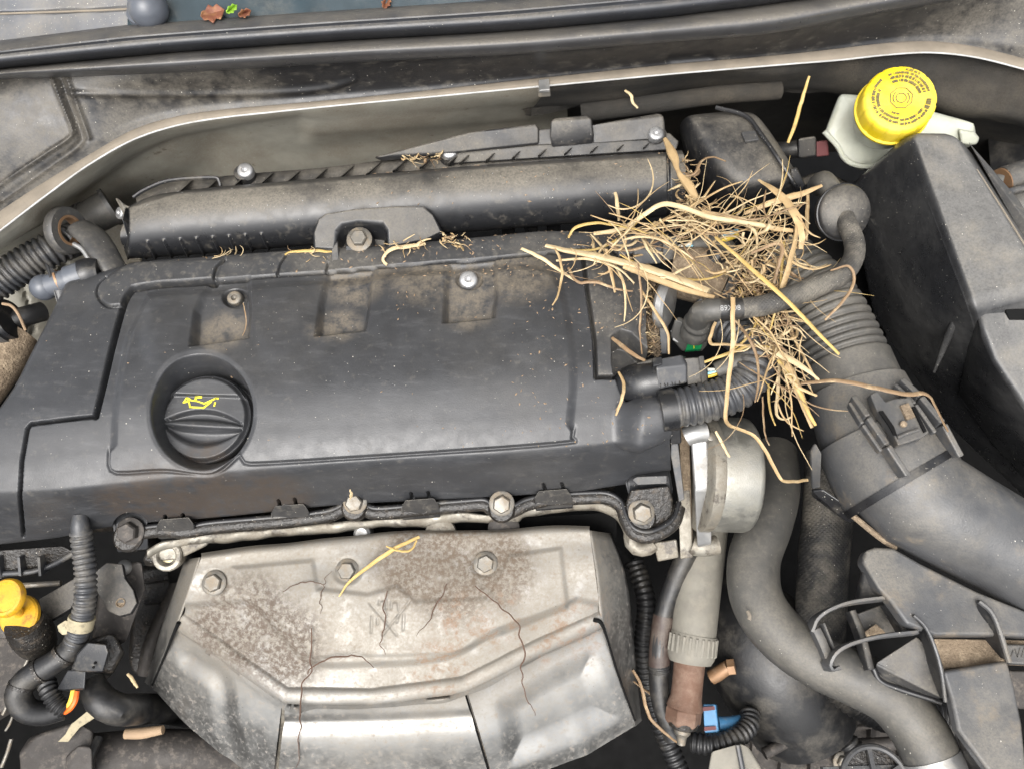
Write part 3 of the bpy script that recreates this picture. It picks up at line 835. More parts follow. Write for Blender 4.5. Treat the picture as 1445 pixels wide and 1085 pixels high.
# oil can symbol
def capicon(pts):
    return [cap_pt((x - 291) * mpp(cc), -(y - 592) * mpp(cc) / .99, .0047) for x, y in pts]
def stroke(pts, w, fn, closed=False):
    out = []
    for i in range(len(pts) - (0 if closed else 1)):
        a, b = np.array(pts[i], float), np.array(pts[(i + 1) % len(pts)], float)
        e = unit(b - a); n_ = np.array([-e[1], e[0]]) * w / 2
        a = a - e * w / 2; b = b + e * w / 2
        top = np.array(fn([a + n_, b + n_, b - n_, a - n_]))
        out.append(prism(top, .0004))
    return merge(*out)
ic = merge(stroke([(266, 569), (269, 577), (288, 577), (297, 568)], 2.2, capicon), stroke([(288, 571), (303, 562.5), (306, 562.5)], 2.2, capicon), stroke([(288, 571), (277, 568), (264, 567)], 2.0, capicon),
           stroke([(266, 569), (259, 571), (262, 564), (267, 566)], 2.0, capicon), stroke([(275, 567), (275, 563), (282, 562)], 3.0, capicon), stroke([(303, 569), (302.5, 573)], 2.0, capicon))
part(oc, 'oil_can_symbol', ic, M['icon'])
# ring seal of well
for (x, y, rz) in ((237, 562, .0028), (248, 556, .002), (329, 531, .0021)):
    single('dry_crumb', {237: 'dry brown crumb at the left inside the oil cap well', 248: 'curled dry crumb beside the oil cap, left', 329: 'pale seed at the rear right of the oil cap well'}[x], 'crumb', ball(P(x, y, -.016), rz, 8, (1, .7, .7)), M['wood'])

# ================================================================== INTAKE PLENUM
t = thing('intake_plenum', 'long black ribbed plastic intake plenum lying behind the engine cover', 'plenum', (560, 330, -.05))
def r5(ys, z, xe=(176, 957), xs=(176, 250, 460, 700, 957)):
    return [(x, y, zz) for x, y, zz in zip(xs, ys, z if isinstance(z, (list, tuple)) else [z] * 5)]
AXP = PP([(178, 331, -.022), (250, 317, -.021), (460, 299, -.020), (700, 279, -.020), (957, 260, -.020)])
RP = np.array([.0205, .0265, .0275, .0275, .0272])
rows = []
for th_ in np.radians([150, 128, 105, 85, 65, 42, 20, 0, -22, -50]):
    row = []
    for c_, r_ in zip(AXP, RP):
        X_ = c_ + r_ * np.array([0, -math.cos(th_), math.sin(th_)]) * np.array([1, 1.0, 1.0])
        a_, b_ = proj(X_)
        row.append((float(a_), float(b_), float(X_[2])))
    rows.append(row)
pl = Patch(rows, 620, 170)
x, y = pl.px, pl.py
d = np.zeros(x.shape)
for k in range(8):
    xx = 214 + 23 * k
    d += .0022 * np.exp(-(sdline(x, y, [(xx - 6, 341 - k * 1.5), (xx + 4, 360 - k * 1.3), (xx + 8, 370 - k)]) / 1.5) ** 2)
d -= .0016 * sstep(sdline(x, y, [(942, 205), (944, 260), (943, 320)]), 2.2, .8)
d += .001 * sstep(x, 943, 947)
d += .0006 * np.exp(-((y - np.interp(x, [176, 250, 460, 700, 957], [297, 275, 258, 238, 221])) / 3) ** 2)
d -= .01 * sstep(x, 186, 172) ** 2
pl.disp(d)
part(t, 'plenum_shell', pl.vf(), M['plenum'], smooth=180)
# end closures
part(t, 'end_cap', hull(PP([(955, 214, 0), (957, 232, .008), (958, 262, .0), (958, 290, -.02), (956, 312, -.06), (948, 216, -.02), (948, 300, -.05)])), M['plenum'], bevel=.001)
part(t, 'end_cap', hull(PP([(176, 292, -.002), (172, 310, .0), (178, 330, -.01), (190, 350, -.025), (206, 368, -.06), (215, 300, -.03), (225, 350, -.06), (215, 340, -.03)])), M['plenum'], bevel=.001)
# rear flange with webs
FL = [(190, 276), (236, 256), (300, 251), (345, 246), (460, 237), (530, 228), (640, 214), (760, 203), (940, 190)]
rows = [[(x_, np.interp(x_, [p[0] for p in FL], [p[1] for p in FL]) + dy, z) for x_ in np.linspace(192, 940, 16)] for dy, z in ((0, -.014), (30, -.016))]
part(t, 'rear_flange', Patch(rows, 60, 4).vf(), M['black_dusty'], solid=.003)
wall = [P(x_, y_, .0) for x_, y_ in FL]
part(t, 'flange_lip', tube(PP([(188, 279, -.004), (205, 268, -.002), (240, 255, 0), (300, 251, 0), (309, 256, -.002), (311, 263, -.004)]), .0016, n=8), M['black'])
for i, xx in enumerate(list(range(262, 650, 38)) + list(range(660, 940, 37))):
    yb = np.interp(xx, [p[0] for p in FL], [p[1] for p in FL])
    a = P(xx + 8, yb + 1, -.0135); b = P(xx - 10, yb + 21, -.0135); c_ = P(xx - 10, yb + 17, .001)
    s = np.array([.0012, .0006, 0])
    V = np.array([a - s, b - s, c_ - s, a + s, b + s, c_ + s])
    part(t, 'web', (V, [(0, 1, 2), (5, 4, 3), (0, 3, 4, 1), (1, 4, 5, 2), (2, 5, 3, 0)]), M['black_dusty'], smooth=10)
for xx in (716, 748, 780):
    part(t, 'lower_rib', obox(P(xx, 300, -.03), P(xx + 2, 334, -.065), .0016, .012), M['black'])
torx(t, 346, 241, -.004, .0068); torx(t, 634, 214, -.004, .0068); torx(t, 926, 189, .004, .0066); torx(t, 169, 301, -.014, .0052, nrm=(-.6, -.4, .8))
for x_, y_, z_ in ((346, 247, -.012), (634, 220, -.012), (926, 194, -.006)):
    part(t, 'screw_boss', lathe(P(x_, y_, z_), (0, 0, 1), [(.009, -.008), (.0085, .004), (.006, .0045)], 20), M['black_dusty'])
# hood around the mounting bolt
hood = [(441, 353), (441, 328), (447, 309), (458, 300), (500, 293), (560, 289), (598, 290), (612, 302), (628, 330), (600, 340), (546, 353), (545, 326), (538, 316), (505, 314), (484, 318), (476, 328), (474, 354)]
ztop = [-.006, .0, .006, .010, .011, .011, .009, .0, -.012, -.012, -.006, .004, .007, .007, .007, .003, -.006]
part(t, 'mounting_hood', prism(PP([(a, b, z) for (a, b), z in zip(hood, ztop)]), .03), M['plenum'], bevel=.004, bseg=4)
part(t, 'hood_back', hull(PP([(478, 322, -.012), (542, 318, -.012), (544, 360, -.02), (474, 362, -.02), (478, 322, -.03), (542, 318, -.03), (544, 360, -.035), (474, 362, -.035)])), M['black_dusty'], bevel=.001)
bolt(t, 507, 338, -.001, .0068, m='bolt', flange=1.5)
part(t, 'bolt_sleeve', lathe(P(510, 350, -.014), (0, 0, 1), [(.012, -.006), (.012, .006), (.010, .009)], 24), M['black_dusty'])
part(t, 'bolt_tab', prism(PP([(488, 347, -.003), (510, 349, -.003), (506, 367, -.006), (488, 366, -.006)]), .002), M['conduit'], bevel=.0006)
part(t, 'hood_end_plate', prism(PP([(468, 352, .002), (476, 340, .002), (479, 372, -.004), (469, 372, -.004)]), .004), M['conduit'], bevel=.0008)
# cable duct behind the plenum
t = thing('cable_duct', 'dusty black plastic cable duct clipped behind the plenum', 'duct', (740, 205, -.02))
part(t, 'tapered_section', hull(PP([(528, 222, -.004), (625, 203, .0), (640, 192, .008), (662, 187, .01), (756, 175, .01), (761, 182, .008), (761, 204, -.002), (650, 216, -.002), (540, 228, -.01), (528, 224, -.02), (640, 196, -.02), (756, 180, -.02), (761, 204, -.02)])), M['black_dusty'], bevel=.002)
part(t, 'raised_cover', hull(PP([(777, 172, .014), (782, 167, .014), (828, 163, .014), (835, 168, .014), (838, 190, .006), (836, 203, -.004), (779, 208, -.004), (776, 192, .006), (779, 180, -.02), (835, 172, -.02), (838, 203, -.02), (779, 208, -.02)])), M['black_dusty'], bevel=.0025)
part(t, 'joint_sleeve', hull(PP([(755, 184, .004), (782, 181, .004), (782, 205, -.004), (755, 206, -.004), (755, 184, -.02), (782, 181, -.02)])), M['cover_dusty'], bevel=.0015)
part(t, 'end_section', hull(PP([(832, 177, .006), (900, 167, .007), (930, 160, .01), (937, 165, .01), (940, 195, 0), (900, 199, -.002), (836, 203, -.004), (832, 180, -.02), (935, 165, -.02), (940, 197, -.02), (836, 203, -.02)])), M['black_dusty'], bevel=.0025)
part(t, 'lower_tray', hull(PP([(640, 214, -.006), (945, 188, -.002), (958, 200, -.004), (955, 212, -.008), (640, 232, -.012), (640, 216, -.03), (945, 192, -.03), (955, 212, -.03), (640, 232, -.03)])), M['black_dusty'], bevel=.0015)

# ================================================================== FRONT EDGE OF THE HEAD
t = thing('gasket_flange', 'oily black wavy gasket lip along the front edge of the cover', 'gasket', (560, 735, -.075))
GL = [(196, 752), (230, 748), (262, 750), (300, 744), (380, 737), (440, 731), (468, 726), (486, 718), (500, 716), (516, 719), (535, 724), (600, 718), (660, 713), (684, 712), (696, 720), (710, 724), (726, 720), (742, 712), (770, 706), (830, 702), (858, 703), (876, 714), (884, 735), (895, 752), (915, 757), (938, 748), (952, 735), (958, 715)]
part(t, 'lip', tube(PP([(x, y, -.068) for x, y in GL]), .0052, n=12, step=.002), M['grease'])
part(t, 'lip_bead', tube(PP([(x, y - 7, -.0645) for x, y in GL]), .0022, n=10, step=.002), M['black'])
for x, y, z, r in ((501, 708, -.058, .0068), (708, 710, -.058, .0072), (905, 722, -.06, .0075), (184, 749, -.062, .0078)):
    bolt(t, x, y, z, r, nrm=(0, -.45, 1), m='bolt' if x != 184 else 'brown_pipe', h=1.0, rot=x * .1)
    part(t, 'bolt_boss', lathe(P(x, y + 8, z - .008), (0, -.3, 1), [(r * 1.45, -.03), (r * 1.5, -.004), (r * 1.45, .004), (r * 1.2, .006)], 26), M['grease'])
part(t, 'foot', hull(PP([(884, 704, -.058), (890, 690, -.05), (944, 684, -.05), (950, 705, -.058), (948, 740, -.07), (925, 758, -.074), (895, 752, -.074), (884, 735, -.07), (884, 704, -.085), (950, 705, -.085), (930, 756, -.09), (890, 750, -.09)])), M['grease'], bevel=.002)
part(t, 'foot_lip', hull(PP([(892, 676, -.046), (898, 672, -.044), (942, 670, -.044), (942, 682, -.047), (900, 684, -.048), (898, 676, -.055), (942, 672, -.055)])), M['cover_dusty'], bevel=.001)
# metal flange under it
t = thing('head_flange', 'dirty cast aluminium head flange edge under the black gasket', 'flange', (560, 750, -.09))
ML = [(208, 783, 4), (225, 772, 6), (262, 764, 5), (300, 759, 5), (330, 757, 5), (450, 746, 5), (540, 738, 5), (600, 735, 6), (650, 729, 6), (690, 732, 5), (728, 730, 6), (745, 720, 6), (800, 714, 6), (845, 714, 6), (872, 728, 6), (882, 748, 6), (888, 762, 6)]
mlr = [[(x, y - 7, -.0765) for x, y, w in ML], [(x, y - 5, -.0755) for x, y, w in ML], [(x, y + 2, -.0775) for x, y, w in ML], [(x, y + 6 + (w - 5), -.0815) for x, y, w in ML], [(x, y + 7 + (w - 5), -.092) for x, y, w in ML]]
fe = Patch(mlr, 320, 26)
fe.disp(.0005 * np.sin(fe.px / 7.) * np.sin(fe.py / 5.) + .0006 * np.sin(fe.px / 23.))
part(t, 'flange_edge', fe.vf(), M['alu'], smooth=60)
part(t, 'lug', tube(PP([(890, 748, -.082), (890, 762, -.084), (895, 772, -.085), (910, 775, -.085), (922, 768, -.084)]), .0055, n=12), M['alu'])
part(t, 'bolt_eye', lathe(P(236, 784, -.084), (0, -.35, 1), [(.0105, -.012), (.0118, -.004), (.0118, .0005), (.0108, .0016), (.0080, .0018), (.0068, .0006), (.0062, -.004), (.002, -.0045)], 36), M['alu'])
part(t, 'eye_bore', lathe(P(238, 783, -.0885), (0, -.35, 1), [(.0055, -.001), (.0055, .0012), (.002, .0013)], 24), M['brass'])
part(t, 'eye_web', hull(PP([(206, 778, -.083), (222, 768, -.081), (268, 762, -.08), (300, 758, -.08), (292, 770, -.084), (262, 774, -.085), (250, 790, -.087), (215, 792, -.088), (206, 778, -.094), (300, 760, -.094), (220, 790, -.096)])), M['alu'], bevel=.0015)
part(t, 'eye_rest', hull(PP([(200, 790, -.088), (212, 770, -.082), (262, 770, -.082), (258, 786, -.088), (240, 800, -.094), (206, 800, -.1), (210, 775, -.1), (258, 778, -.1)])), M['grease'], bevel=.002)
for (x, y, r, m) in ((512, 752, .0065, 'alu_clean'), (622, 752, .012, 'alu'), (711, 745, .0125, 'brown_pipe')):
    part(t, 'stud_boss', lathe(P(x, y, -.086), (0, -.35, 1), [(r * .75, -.03), (r * .9, -.014), (r, -.006), (r, .004), (r * .7, .006)], 24), M[m])
part(t, 'corner_lug', hull(PP([(922, 765, -.082), (955, 760, -.08), (958, 786, -.086), (928, 792, -.088), (922, 765, -.1), (955, 760, -.1), (958, 786, -.105), (928, 792, -.105)])), M['alu'], bevel=.0015)
part(t, 'end_plate', hull(PP([(956, 690, -.06), (974, 690, -.06), (978, 786, -.085), (960, 788, -.085), (956, 690, -.08), (974, 690, -.08), (978, 786, -.11), (960, 788, -.11)])), M['alu'], bevel=.001)
# near-black filler wall stands in for shade between flange and shield
single('manifold_gasket_wall', 'near-black wall standing for shade between the head flange and the heat shield', 'engine block', hull(PP([(230, 765, -.10), (870, 722, -.10), (870, 770, -.13), (240, 800, -.13), (230, 765, -.2), (870, 722, -.2), (900, 800, -.22), (240, 830, -.22)])), M['deep'])

# ================================================================== HEAT SHIELD
def q(px_, py_, z, r):
    a = P(px_, py_, z); return (a[0], a[1], a[2], r)
stain = [q(350, 880, -.083, .05), q(400, 905, -.09, .045), q(300, 890, -.09, .03), q(345, 905, -.09, .03)]
stain2 = [q(640, 790, -.072, .06), q(590, 790, -.072, .045), q(700, 800, -.074, .04)]
ruststn = [q(820, 885, -.097, .035), q(700, 870, -.088, .03), q(650, 875, -.088, .03), q(770, 905, -.1, .025), q(620, 940, -.095, .03)]
M['shield'] = mat('shield_steel', (.265, .262, .252, 1), .36, metal=.92, layers=[
    dict(c=(.185, .163, .128, 1), amt=.82, scale=60, lo=.2, hi=.5, rough=.7, metal=.1, at=[q(430, 800, -.07, .12), q(600, 830, -.08, .13), q(760, 800, -.075, .09), q(330, 830, -.08, .09)], gmin=.6),
    dict(c=(.17, .15, .118, 1), amt=.5, scale=10, lo=.4, hi=.7, rough=.6, metal=.3),
    dict(c=(.16, .13, .09, 1), amt=.3, scale=260, lo=.48, hi=.66, rough=.8, metal=.1),
    dict(c=(.17, .135, .10, 1), amt=.65, scale=190, lo=.56, hi=.68, rough=.8),
    dict(c=(.075, .055, .04, 1), amt=1.0, scale=60, lo=.24, hi=.50, rough=.75, at=stain, grain=260, gmin=.0),
    dict(c=(.095, .07, .048, 1), amt=1.0, scale=40, lo=.22, hi=.5, rough=.75, at=stain2, grain=300, gmin=.15),
    dict(c=(.17, .095, .05, 1), amt=.65, scale=95, lo=.46, hi=.6, rough=.8, at=ruststn, grain=300, gmin=.0),
    dict(c=(.04, .03, .022, 1), amt=.8, scale=520, lo=.66, hi=.70, rough=.7, plain=1)], bump=.04, bscale=500, bdist=.0004)
t = thing('heat_shield', 'dirty stained pressed steel exhaust heat shield in front of the engine', 'heat shield', (560, 960, -.15))
TOPE = [(284, 786), (350, 777), (420, 770), (520, 759), (600, 753), (700, 753), (780, 748), (832, 748)]
CREASE = [(251, 881), (330, 935), (400, 985), (525, 986), (656, 970), (760, 917), (849, 878)]
BOTL = [(214, 968), (262, 1020), (318, 1068), (386, 1100), (520, 1115), (700, 1105), (830, 1062), (897, 1022)]
def rowx(tab, z, n=15, xa=None, xb=None):
    a = np.asarray(tab, float)
    s = np.concatenate([[0], np.cumsum(np.hypot(*np.diff(a, axis=0).T))]); s /= s[-1]
    u = np.linspace(0, 1, n)
    return [(np.interp(k, s, a[:, 0]), np.interp(k, s, a[:, 1]), z(k) if callable(z) else z) for k in u]
ce = rowx(CREASE, lambda k: -.098)
te = rowx(TOPE, -.070)
mid = [((a[0] * .5 + b[0] * .5), a[1] * .52 + b[1] * .48, -.076) for a, b in zip(te, ce)]
hi_ = [((a[0] * .88 + b[0] * .12), a[1] * .88 + b[1] * .12, -.0715) for a, b in zip(te, ce)]
tt = [(a[0], a[1] - 6, -.076) for a in te]
cl_ = [(a[0] + (a[0] - 550) * .012, a[1] + 9, -.104) for a in ce]
cl2 = [(a[0] + (a[0] - 550) * .014, a[1] + 12, -.112) for a in ce]
up = Patch([tt, te, hi_, mid, ce, cl_, cl2], 420, 190)
x, y = up.px, up.py
sc_ = smooth_line([(352, 850), (395, 900), (438, 938), (520, 940), (600, 936), (648, 924), (700, 893), (760, 872), (815, 850)], 120)
d = -.004 * sstep(sdpoly(x, y, np.vstack([sc_, [(870, 860), (870, 1010), (240, 1010), (240, 860)]])), 10, -6)
cr = smooth_line(CREASE, 120)
dd = sdline(x, y, CREASE)
d += .0042 * np.sqrt(np.clip(1 - ((dd) / 13) ** 2, 0, 1))
# embossed upper field
d += .0014 * sstep(sdpoly(x, y, [(330, 802), (440, 792), (447, 832), (520, 840), (560, 828), (585, 850), (690, 845), (720, 785), (790, 775), (800, 860), (640, 920), (440, 925)]), 6, -3)
for bx_, by_ in ((302, 822), (490, 805), (685, 795)):
    d -= .0012 * sstep(np.hypot(x - bx_, (y - by_) * 1.1), 24, 15)
for s_ in ([(522, 850), (560, 895)], [(578, 848), (540, 895)], [(535, 852), (536, 846), (545, 846), (546, 858)], [(552, 858), (553, 848), (562, 848), (563, 860)], [(525, 868), (524, 892)], [(570, 866), (569, 888)], [(533, 872), (533, 880)], [(562, 868), (560, 877)]):
    d -= .0009 * sstep(sdline(x, y, s_), 2.2, .8)
d += .0008 * np.sin(x / 46.) * np.sin(y / 31. + x / 120.) + .0004 * np.sin(x / 17.) * np.sin(y / 13.)
up.disp(d)
part(t, 'upper_panel', up.vf(), M['shield'], smooth=180)
# lower panels, three facets divided by seams
def lower(ca, ba, n, nm, bulge):
    k = 12
    A = rowx(ca, -.099, k); B = rowx(ba, lambda u: -.165, k)
    z1 = [(a[0] * .90 + b[0] * .10, a[1] * .90 + b[1] * .10 + 2, -.110) for a, b in zip(A, B)]
    z2 = [(a[0] * .5 + b[0] * .5, a[1] * .5 + b[1] * .5, -.128) for a, b in zip(A, B)]
    z3 = [(a[0] * .15 + b[0] * .85, a[1] * .15 + b[1] * .85, -.152) for a, b in zip(A, B)]
    p = Patch([[(a[0], a[1] + 2, -.103) for a in A], z1, z2, z3, B], n, 120)
    X, Y = p.px, p.py
    dd_ = sdline(X, Y, CREASE)
    p.disp(bulge(X, Y) + .0007 * np.sin(X / 61.) * np.sin(Y / 57.))
    return part(t, nm, p.vf(), M['shield'], smooth=180)
lower([(251, 883), (330, 937), (398, 987)], [(214, 968), (262, 1020), (318, 1068), (384, 1110)], 160, 'lower_panel', lambda X, Y: -.0025 * sstep(sdline(X, Y, smooth_line([(268, 930), (310, 960), (318, 1010), (330, 1060)])), 22, 0))
lower([(403, 988), (525, 988), (654, 972)], [(390, 1112), (540, 1118), (694, 1112)], 200, 'lower_panel', lambda X, Y: .002 * np.sin((X - 400) / 80. * 1.2) - .003 * np.exp(-((Y - 1022 + (X - 400) * .03) / 10) ** 2))
lower([(659, 972), (760, 920), (849, 881)], [(700, 1112), (830, 1064), (897, 1024)], 170, 'lower_panel', lambda X, Y: -.004 * sstep(-sdpoly(X, Y, [(712, 995), (770, 960), (832, 930), (862, 1010), (800, 1040), (725, 1070)]), -16, 22))
# side cheeks
def loft(a, b, n=30, m=12):
    A, B = crom(PP(a), n), crom(PP(b), n)
    V = np.vstack([A * (1 - k) + B * k for k in np.linspace(0, 1, m)])
    return V, gridfaces(m, n)
part(t, 'side_cheek', loft([(833, 748, -.071), (842, 810, -.08), (850, 879, -.098), (872, 950, -.128), (897, 1024, -.164)], [(862, 752, -.10), (884, 815, -.115), (893, 890, -.14), (900, 960, -.18), (906, 1016, -.23)]), M['shield'], solid=.0012)
part(t, 'side_cheek', loft([(284, 786, -.071), (268, 835, -.083), (251, 882, -.098), (232, 926, -.128), (214, 968, -.164)], [(262, 790, -.11), (246, 838, -.12), (228, 890, -.14), (217, 930, -.18), (206, 962, -.23)]), M['shield'], solid=.0012)
part(t, 'seam_strip', loft([(656, 972, -.1005), (674, 1030, -.129), (694, 1095, -.157), (697, 1112, -.165)], [(663, 970, -.104), (682, 1030, -.133), (703, 1095, -.161), (706, 1112, -.169)], 20, 4), M['bolt'])
part(t, 'seam_strip', loft([(399, 986, -.1025), (394, 1040, -.131), (386, 1112, -.167)], [(408, 988, -.1055), (404, 1040, -.134), (396, 1112, -.170)], 20, 4), M['alu'])
part(t, 'slit', tube(PP([(252, 878, -.094), (244, 896, -.104), (232, 926, -.125), (215, 966, -.160)]), [.0016, .0011, .0009, .0008], n=8), M['deep'])  # raised near-black tubes stand in for the shade inside open slits
part(t, 'slit', tube(PP([(838, 874, -.0915), (848, 878, -.094), (856, 898, -.104), (872, 950, -.125), (896, 1016, -.157)]), [.0016, .0016, .0010, .0009, .0008], n=8), M['deep'])
for bx_, by_ in ((302, 822), (490, 805), (685, 795)):
    bolt(t, bx_, by_, -.0725, .0068, nrm=(0, -.2, 1), m='bolt', h=.75, rot=bx_ * .03)
# black core behind the shield
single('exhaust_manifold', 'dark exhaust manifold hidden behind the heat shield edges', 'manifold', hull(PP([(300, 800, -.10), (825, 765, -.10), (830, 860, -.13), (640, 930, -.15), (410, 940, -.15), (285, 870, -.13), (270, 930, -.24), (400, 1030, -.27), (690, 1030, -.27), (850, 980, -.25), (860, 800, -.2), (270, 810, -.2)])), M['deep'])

# ================================================================== VACUUM PUMP, RIGHT END
t = thing('vacuum_pump', 'round silvery aluminium vacuum pump drum at the right engine end', 'pump', (1030, 690, -.1))
c0 = P(1003, 668, -.055)
ax = unit((1, -.02, -.06))
Rd = .044
part(t, 'drum', lathe(c0, ax, [(Rd * .98, -.004), (Rd, .002), (Rd, .023), (Rd * .985, .0255), (Rd * .95, .027), (Rd * .5, .028), (Rd * .02, .028)], 80), M['alu_drum'], smooth=50)
part(t, 'drum_flange', lathe(c0, ax, [(Rd * .96, -.012), (Rd * 1.015, -.010), (Rd * 1.015, -.003), (Rd * .98, -.001)], 80), M['alu'])
part(t, 'flange_rib', hull(PP([(973, 604, -.012), (999, 600, -.012), (1004, 690, -.03), (1004, 768, -.075), (984, 772, -.075), (980, 690, -.03), (973, 604, -.04), (999, 604, -.04), (1004, 772, -.1), (984, 774, -.1)])), M['alu_clean'], bevel=.0025)
part(t, 'lug', tube(PP([(968, 616, -.016), (978, 612, -.014), (996, 609, -.014)]), .0072, n=16), M['alu_clean'])
part(t, 'lug', tube(PP([(976, 768, -.084), (990, 772, -.084), (1012, 768, -.084)]), .0075, n=16), M['alu'])
part(t, 'stud', lathe(P(1002, 617, -.013), (0, 0, 1), [(.0032, -.01), (.0032, .002), (.001, .003)], 16), M['bolt'])
part(t, 'spacer_plate', hull(PP([(958, 590, -.03), (972, 590, -.03), (978, 770, -.085), (962, 772, -.085), (958, 590, -.08), (972, 590, -.08), (978, 775, -.12), (962, 775, -.12)])), M['soil'], bevel=.001)
single('end_strip', 'thin grey metal strip standing at the right edge of the engine cover', 'strip', hull(PP([(948, 590, -.012), (953, 590, -.012), (966, 704, -.05), (958, 708, -.052), (946, 640, -.03), (948, 590, -.03), (953, 590, -.03), (966, 704, -.07), (958, 708, -.07)])), M['conduit'], bevel=.0006)

# conduit leaving the cover corner
t = thing('corrugated_conduit', 'grey corrugated wiring conduit bending above the silver pump drum', 'conduit', (1010, 565, .005))
r = 29 * mpp(P(1000, 570, .01))
part(t, 'hose', tube(PP([(938, 578, .002), (975, 572, .003), (1015, 562, .006), (1046, 546, .01), (1062, 524, .014), (1066, 500, .014), (1052, 480, .008), (1020, 455, -.002), (1000, 430, -.01)]), [r * .95, r, r, r, r, r * .98, r * .98, r, r], n=28, corr=(.0052, .0016, 1.6)), M['conduit'], smooth=180)
part(t, 'end_collar', tube(PP([(930, 580, .001), (952, 576, .002)]), r * 1.08, n=28), M['black_clean'])
part(t, 'clamp', hull(PP([(944, 596, -.004), (960, 594, -.004), (962, 626, -.02), (946, 628, -.02), (944, 596, -.02), (960, 594, -.02)])), M['black'], bevel=.001)

# sensor connector
t = thing('sensor_connector', 'black two part sensor connector plugged into the cover pocket', 'connector', (945, 535, .0))
z = .016
part(t, 'socket', tube(PP([(884, 546, -.012), (892, 543, -.004), (902, 541, .0), (925, 537, .002)]), [.0125, .0145, .0148, .0148], n=24, upref=(0, 1, 0)), M['black_clean'], smooth=50)
part(t, 'shell', hull(PP([(897, 512, .010), (928, 504, .014), (930, 510, .014), (934, 548, .01), (900, 556, .004), (897, 512, -.014), (934, 548, -.014), (900, 556, -.014), (930, 508, -.014)])), M['black_dusty'], bevel=.0015)
part(t, 'collar', hull(PP([(924, 508, .020), (962, 501, .021), (970, 515, .020), (970, 540, .012), (928, 550, .011), (925, 520, .020), (926, 508, -.01), (970, 504, -.01), (970, 540, -.012), (928, 550, -.012)])), M['conduit'], bevel=.0016)
part(t, 'latch', prism(PP([(921, 505, .022), (934, 503, .022), (935, 514, .022), (922, 517, .022)]), .006), M['black_clean'], bevel=.0008)
part(t, 'rear_housing', hull(PP([(962, 506, .017), (990, 504, .017), (998, 516, .015), (1000, 540, .006), (970, 545, .006), (962, 506, -.01), (992, 506, -.01), (1000, 540, -.012), (970, 545, -.012)])), M['black_dusty'], bevel=.0014)
part(t, 'rear_lip', hull(PP([(986, 503, .021), (993, 502, .021), (998, 540, .009), (991, 543, .009), (986, 503, .0), (993, 502, 0), (998, 540, -.01), (991, 543, -.01)])), M['black_dusty'], bevel=.0008)
for mm, dy in (('wire_blue', 2), ('wire_white', -4), ('wire_yellow', 7)):
    part(t, 'wire', tube(PP([(994, 525 + dy, .006), (1003, 525 + dy * .8, .008), (1014, 523 + dy * .5, .01)]), .0013, n=8), M[mm])
part(t, 'print', merge(*[stroke([(932 + i * 5.2, 540 - i * .7), (932 + i * 5.2 + (i % 2) * 2, 545 - i * .7)], 1.0, lambda pts: PP([(a, b, .0135) for a, b in pts])) for i in range(6)]), M['grease'])
t = thing('wire_sleeve', 'grey rubber cable sleeve with ridged tip behind the sensor connector', 'sleeve', (1050, 510, .01))
part(t, 'sleeve_body', tube(PP([(1010, 524, .010), (1030, 516, .013), (1050, 508, .016), (1062, 503, .018)]), [.0062, .0072, .0074, .0066], n=20), M['rubber'])
part(t, 'ridged_tip', tube(PP([(1056, 506, .017), (1072, 499, .02), (1086, 495, .022)]), [.0068, .0066, .006], n=20, corr=(.003, .0009, 1.4)), M['conduit'])
part(t, 'tip_cap', ball(P(1085, 495.5, .022), .0062, 10), M['conduit'])

# quick connector with breather hose
t = thing('breather_hose', 'ribbed grey breather hose looping from the valve disc to the elbow', 'hose', (1120, 410, .03))
r = .0072
part(t, 'braided_section', tube(PP([(1043, 436, .044), (1075, 432, .047), (1110, 421, .050), (1150, 405, .051), (1185, 390, .050), (1203, 368, .048), (1206, 345, .047), (1198, 322, .046), (1192, 308, .044)]), [r, r * 1.02, r * 1.05, r * 1.05, r * 1.05, r, r, r * .98, r * .98], n=24), M['braid'])
for k in range(5):
    off_ = (k - 2) * .0022
    a = PP([(1206, 352, .047), (1204, 335, .047), (1198, 320, .046)])
    a[:, 0] += off_; a[:, 2] += .0064 - abs(off_) * .55; a[:, 1] -= .002
    part(t, 'hose_rib', tube(a, .0006, n=6), M['rubber'])
part(t, 'black_sleeve', tube(PP([(1012, 437, .043), (1028, 437.5, .0435), (1046, 436, .044)]), [.0078, .0079, .0079], n=24), M['rubber_dark'])
part(t, 'elbow', tube(PP([(1015, 437, .043), (1000, 438, .042), (990, 441, .038), (986, 448, .029), (984, 456, .018)]), [.0080, .0080, .0082, .0084, .0086], n=24), M['rubber'])
vc = P(1190, 300, .042)
vn = unit((.12, -.55, .8))
part(t, 'valve_disc', lathe(vc, vn, [(.006, -.012), (.012, -.009), (.0195, -.006), (.0205, -.002), (.0205, .002), (.019, .0045), (.012, .0075), (.008, .009)], 48), M['black_dusty'])
part(t, 'valve_seam', lathe(vc, vn, [(.0205, -.0008), (.0213, -.0004), (.0213, .0004), (.0205, .0008)], 48), M['black'])
part(t, 'upper_stub', tube(PP([(1184, 292, .034), (1178, 278, .036), (1170, 266, .036), (1162, 258, .03), (1156, 262, .018)]), [.0088, .0085, .0085, .009, .009], n=20), M['rubber'])
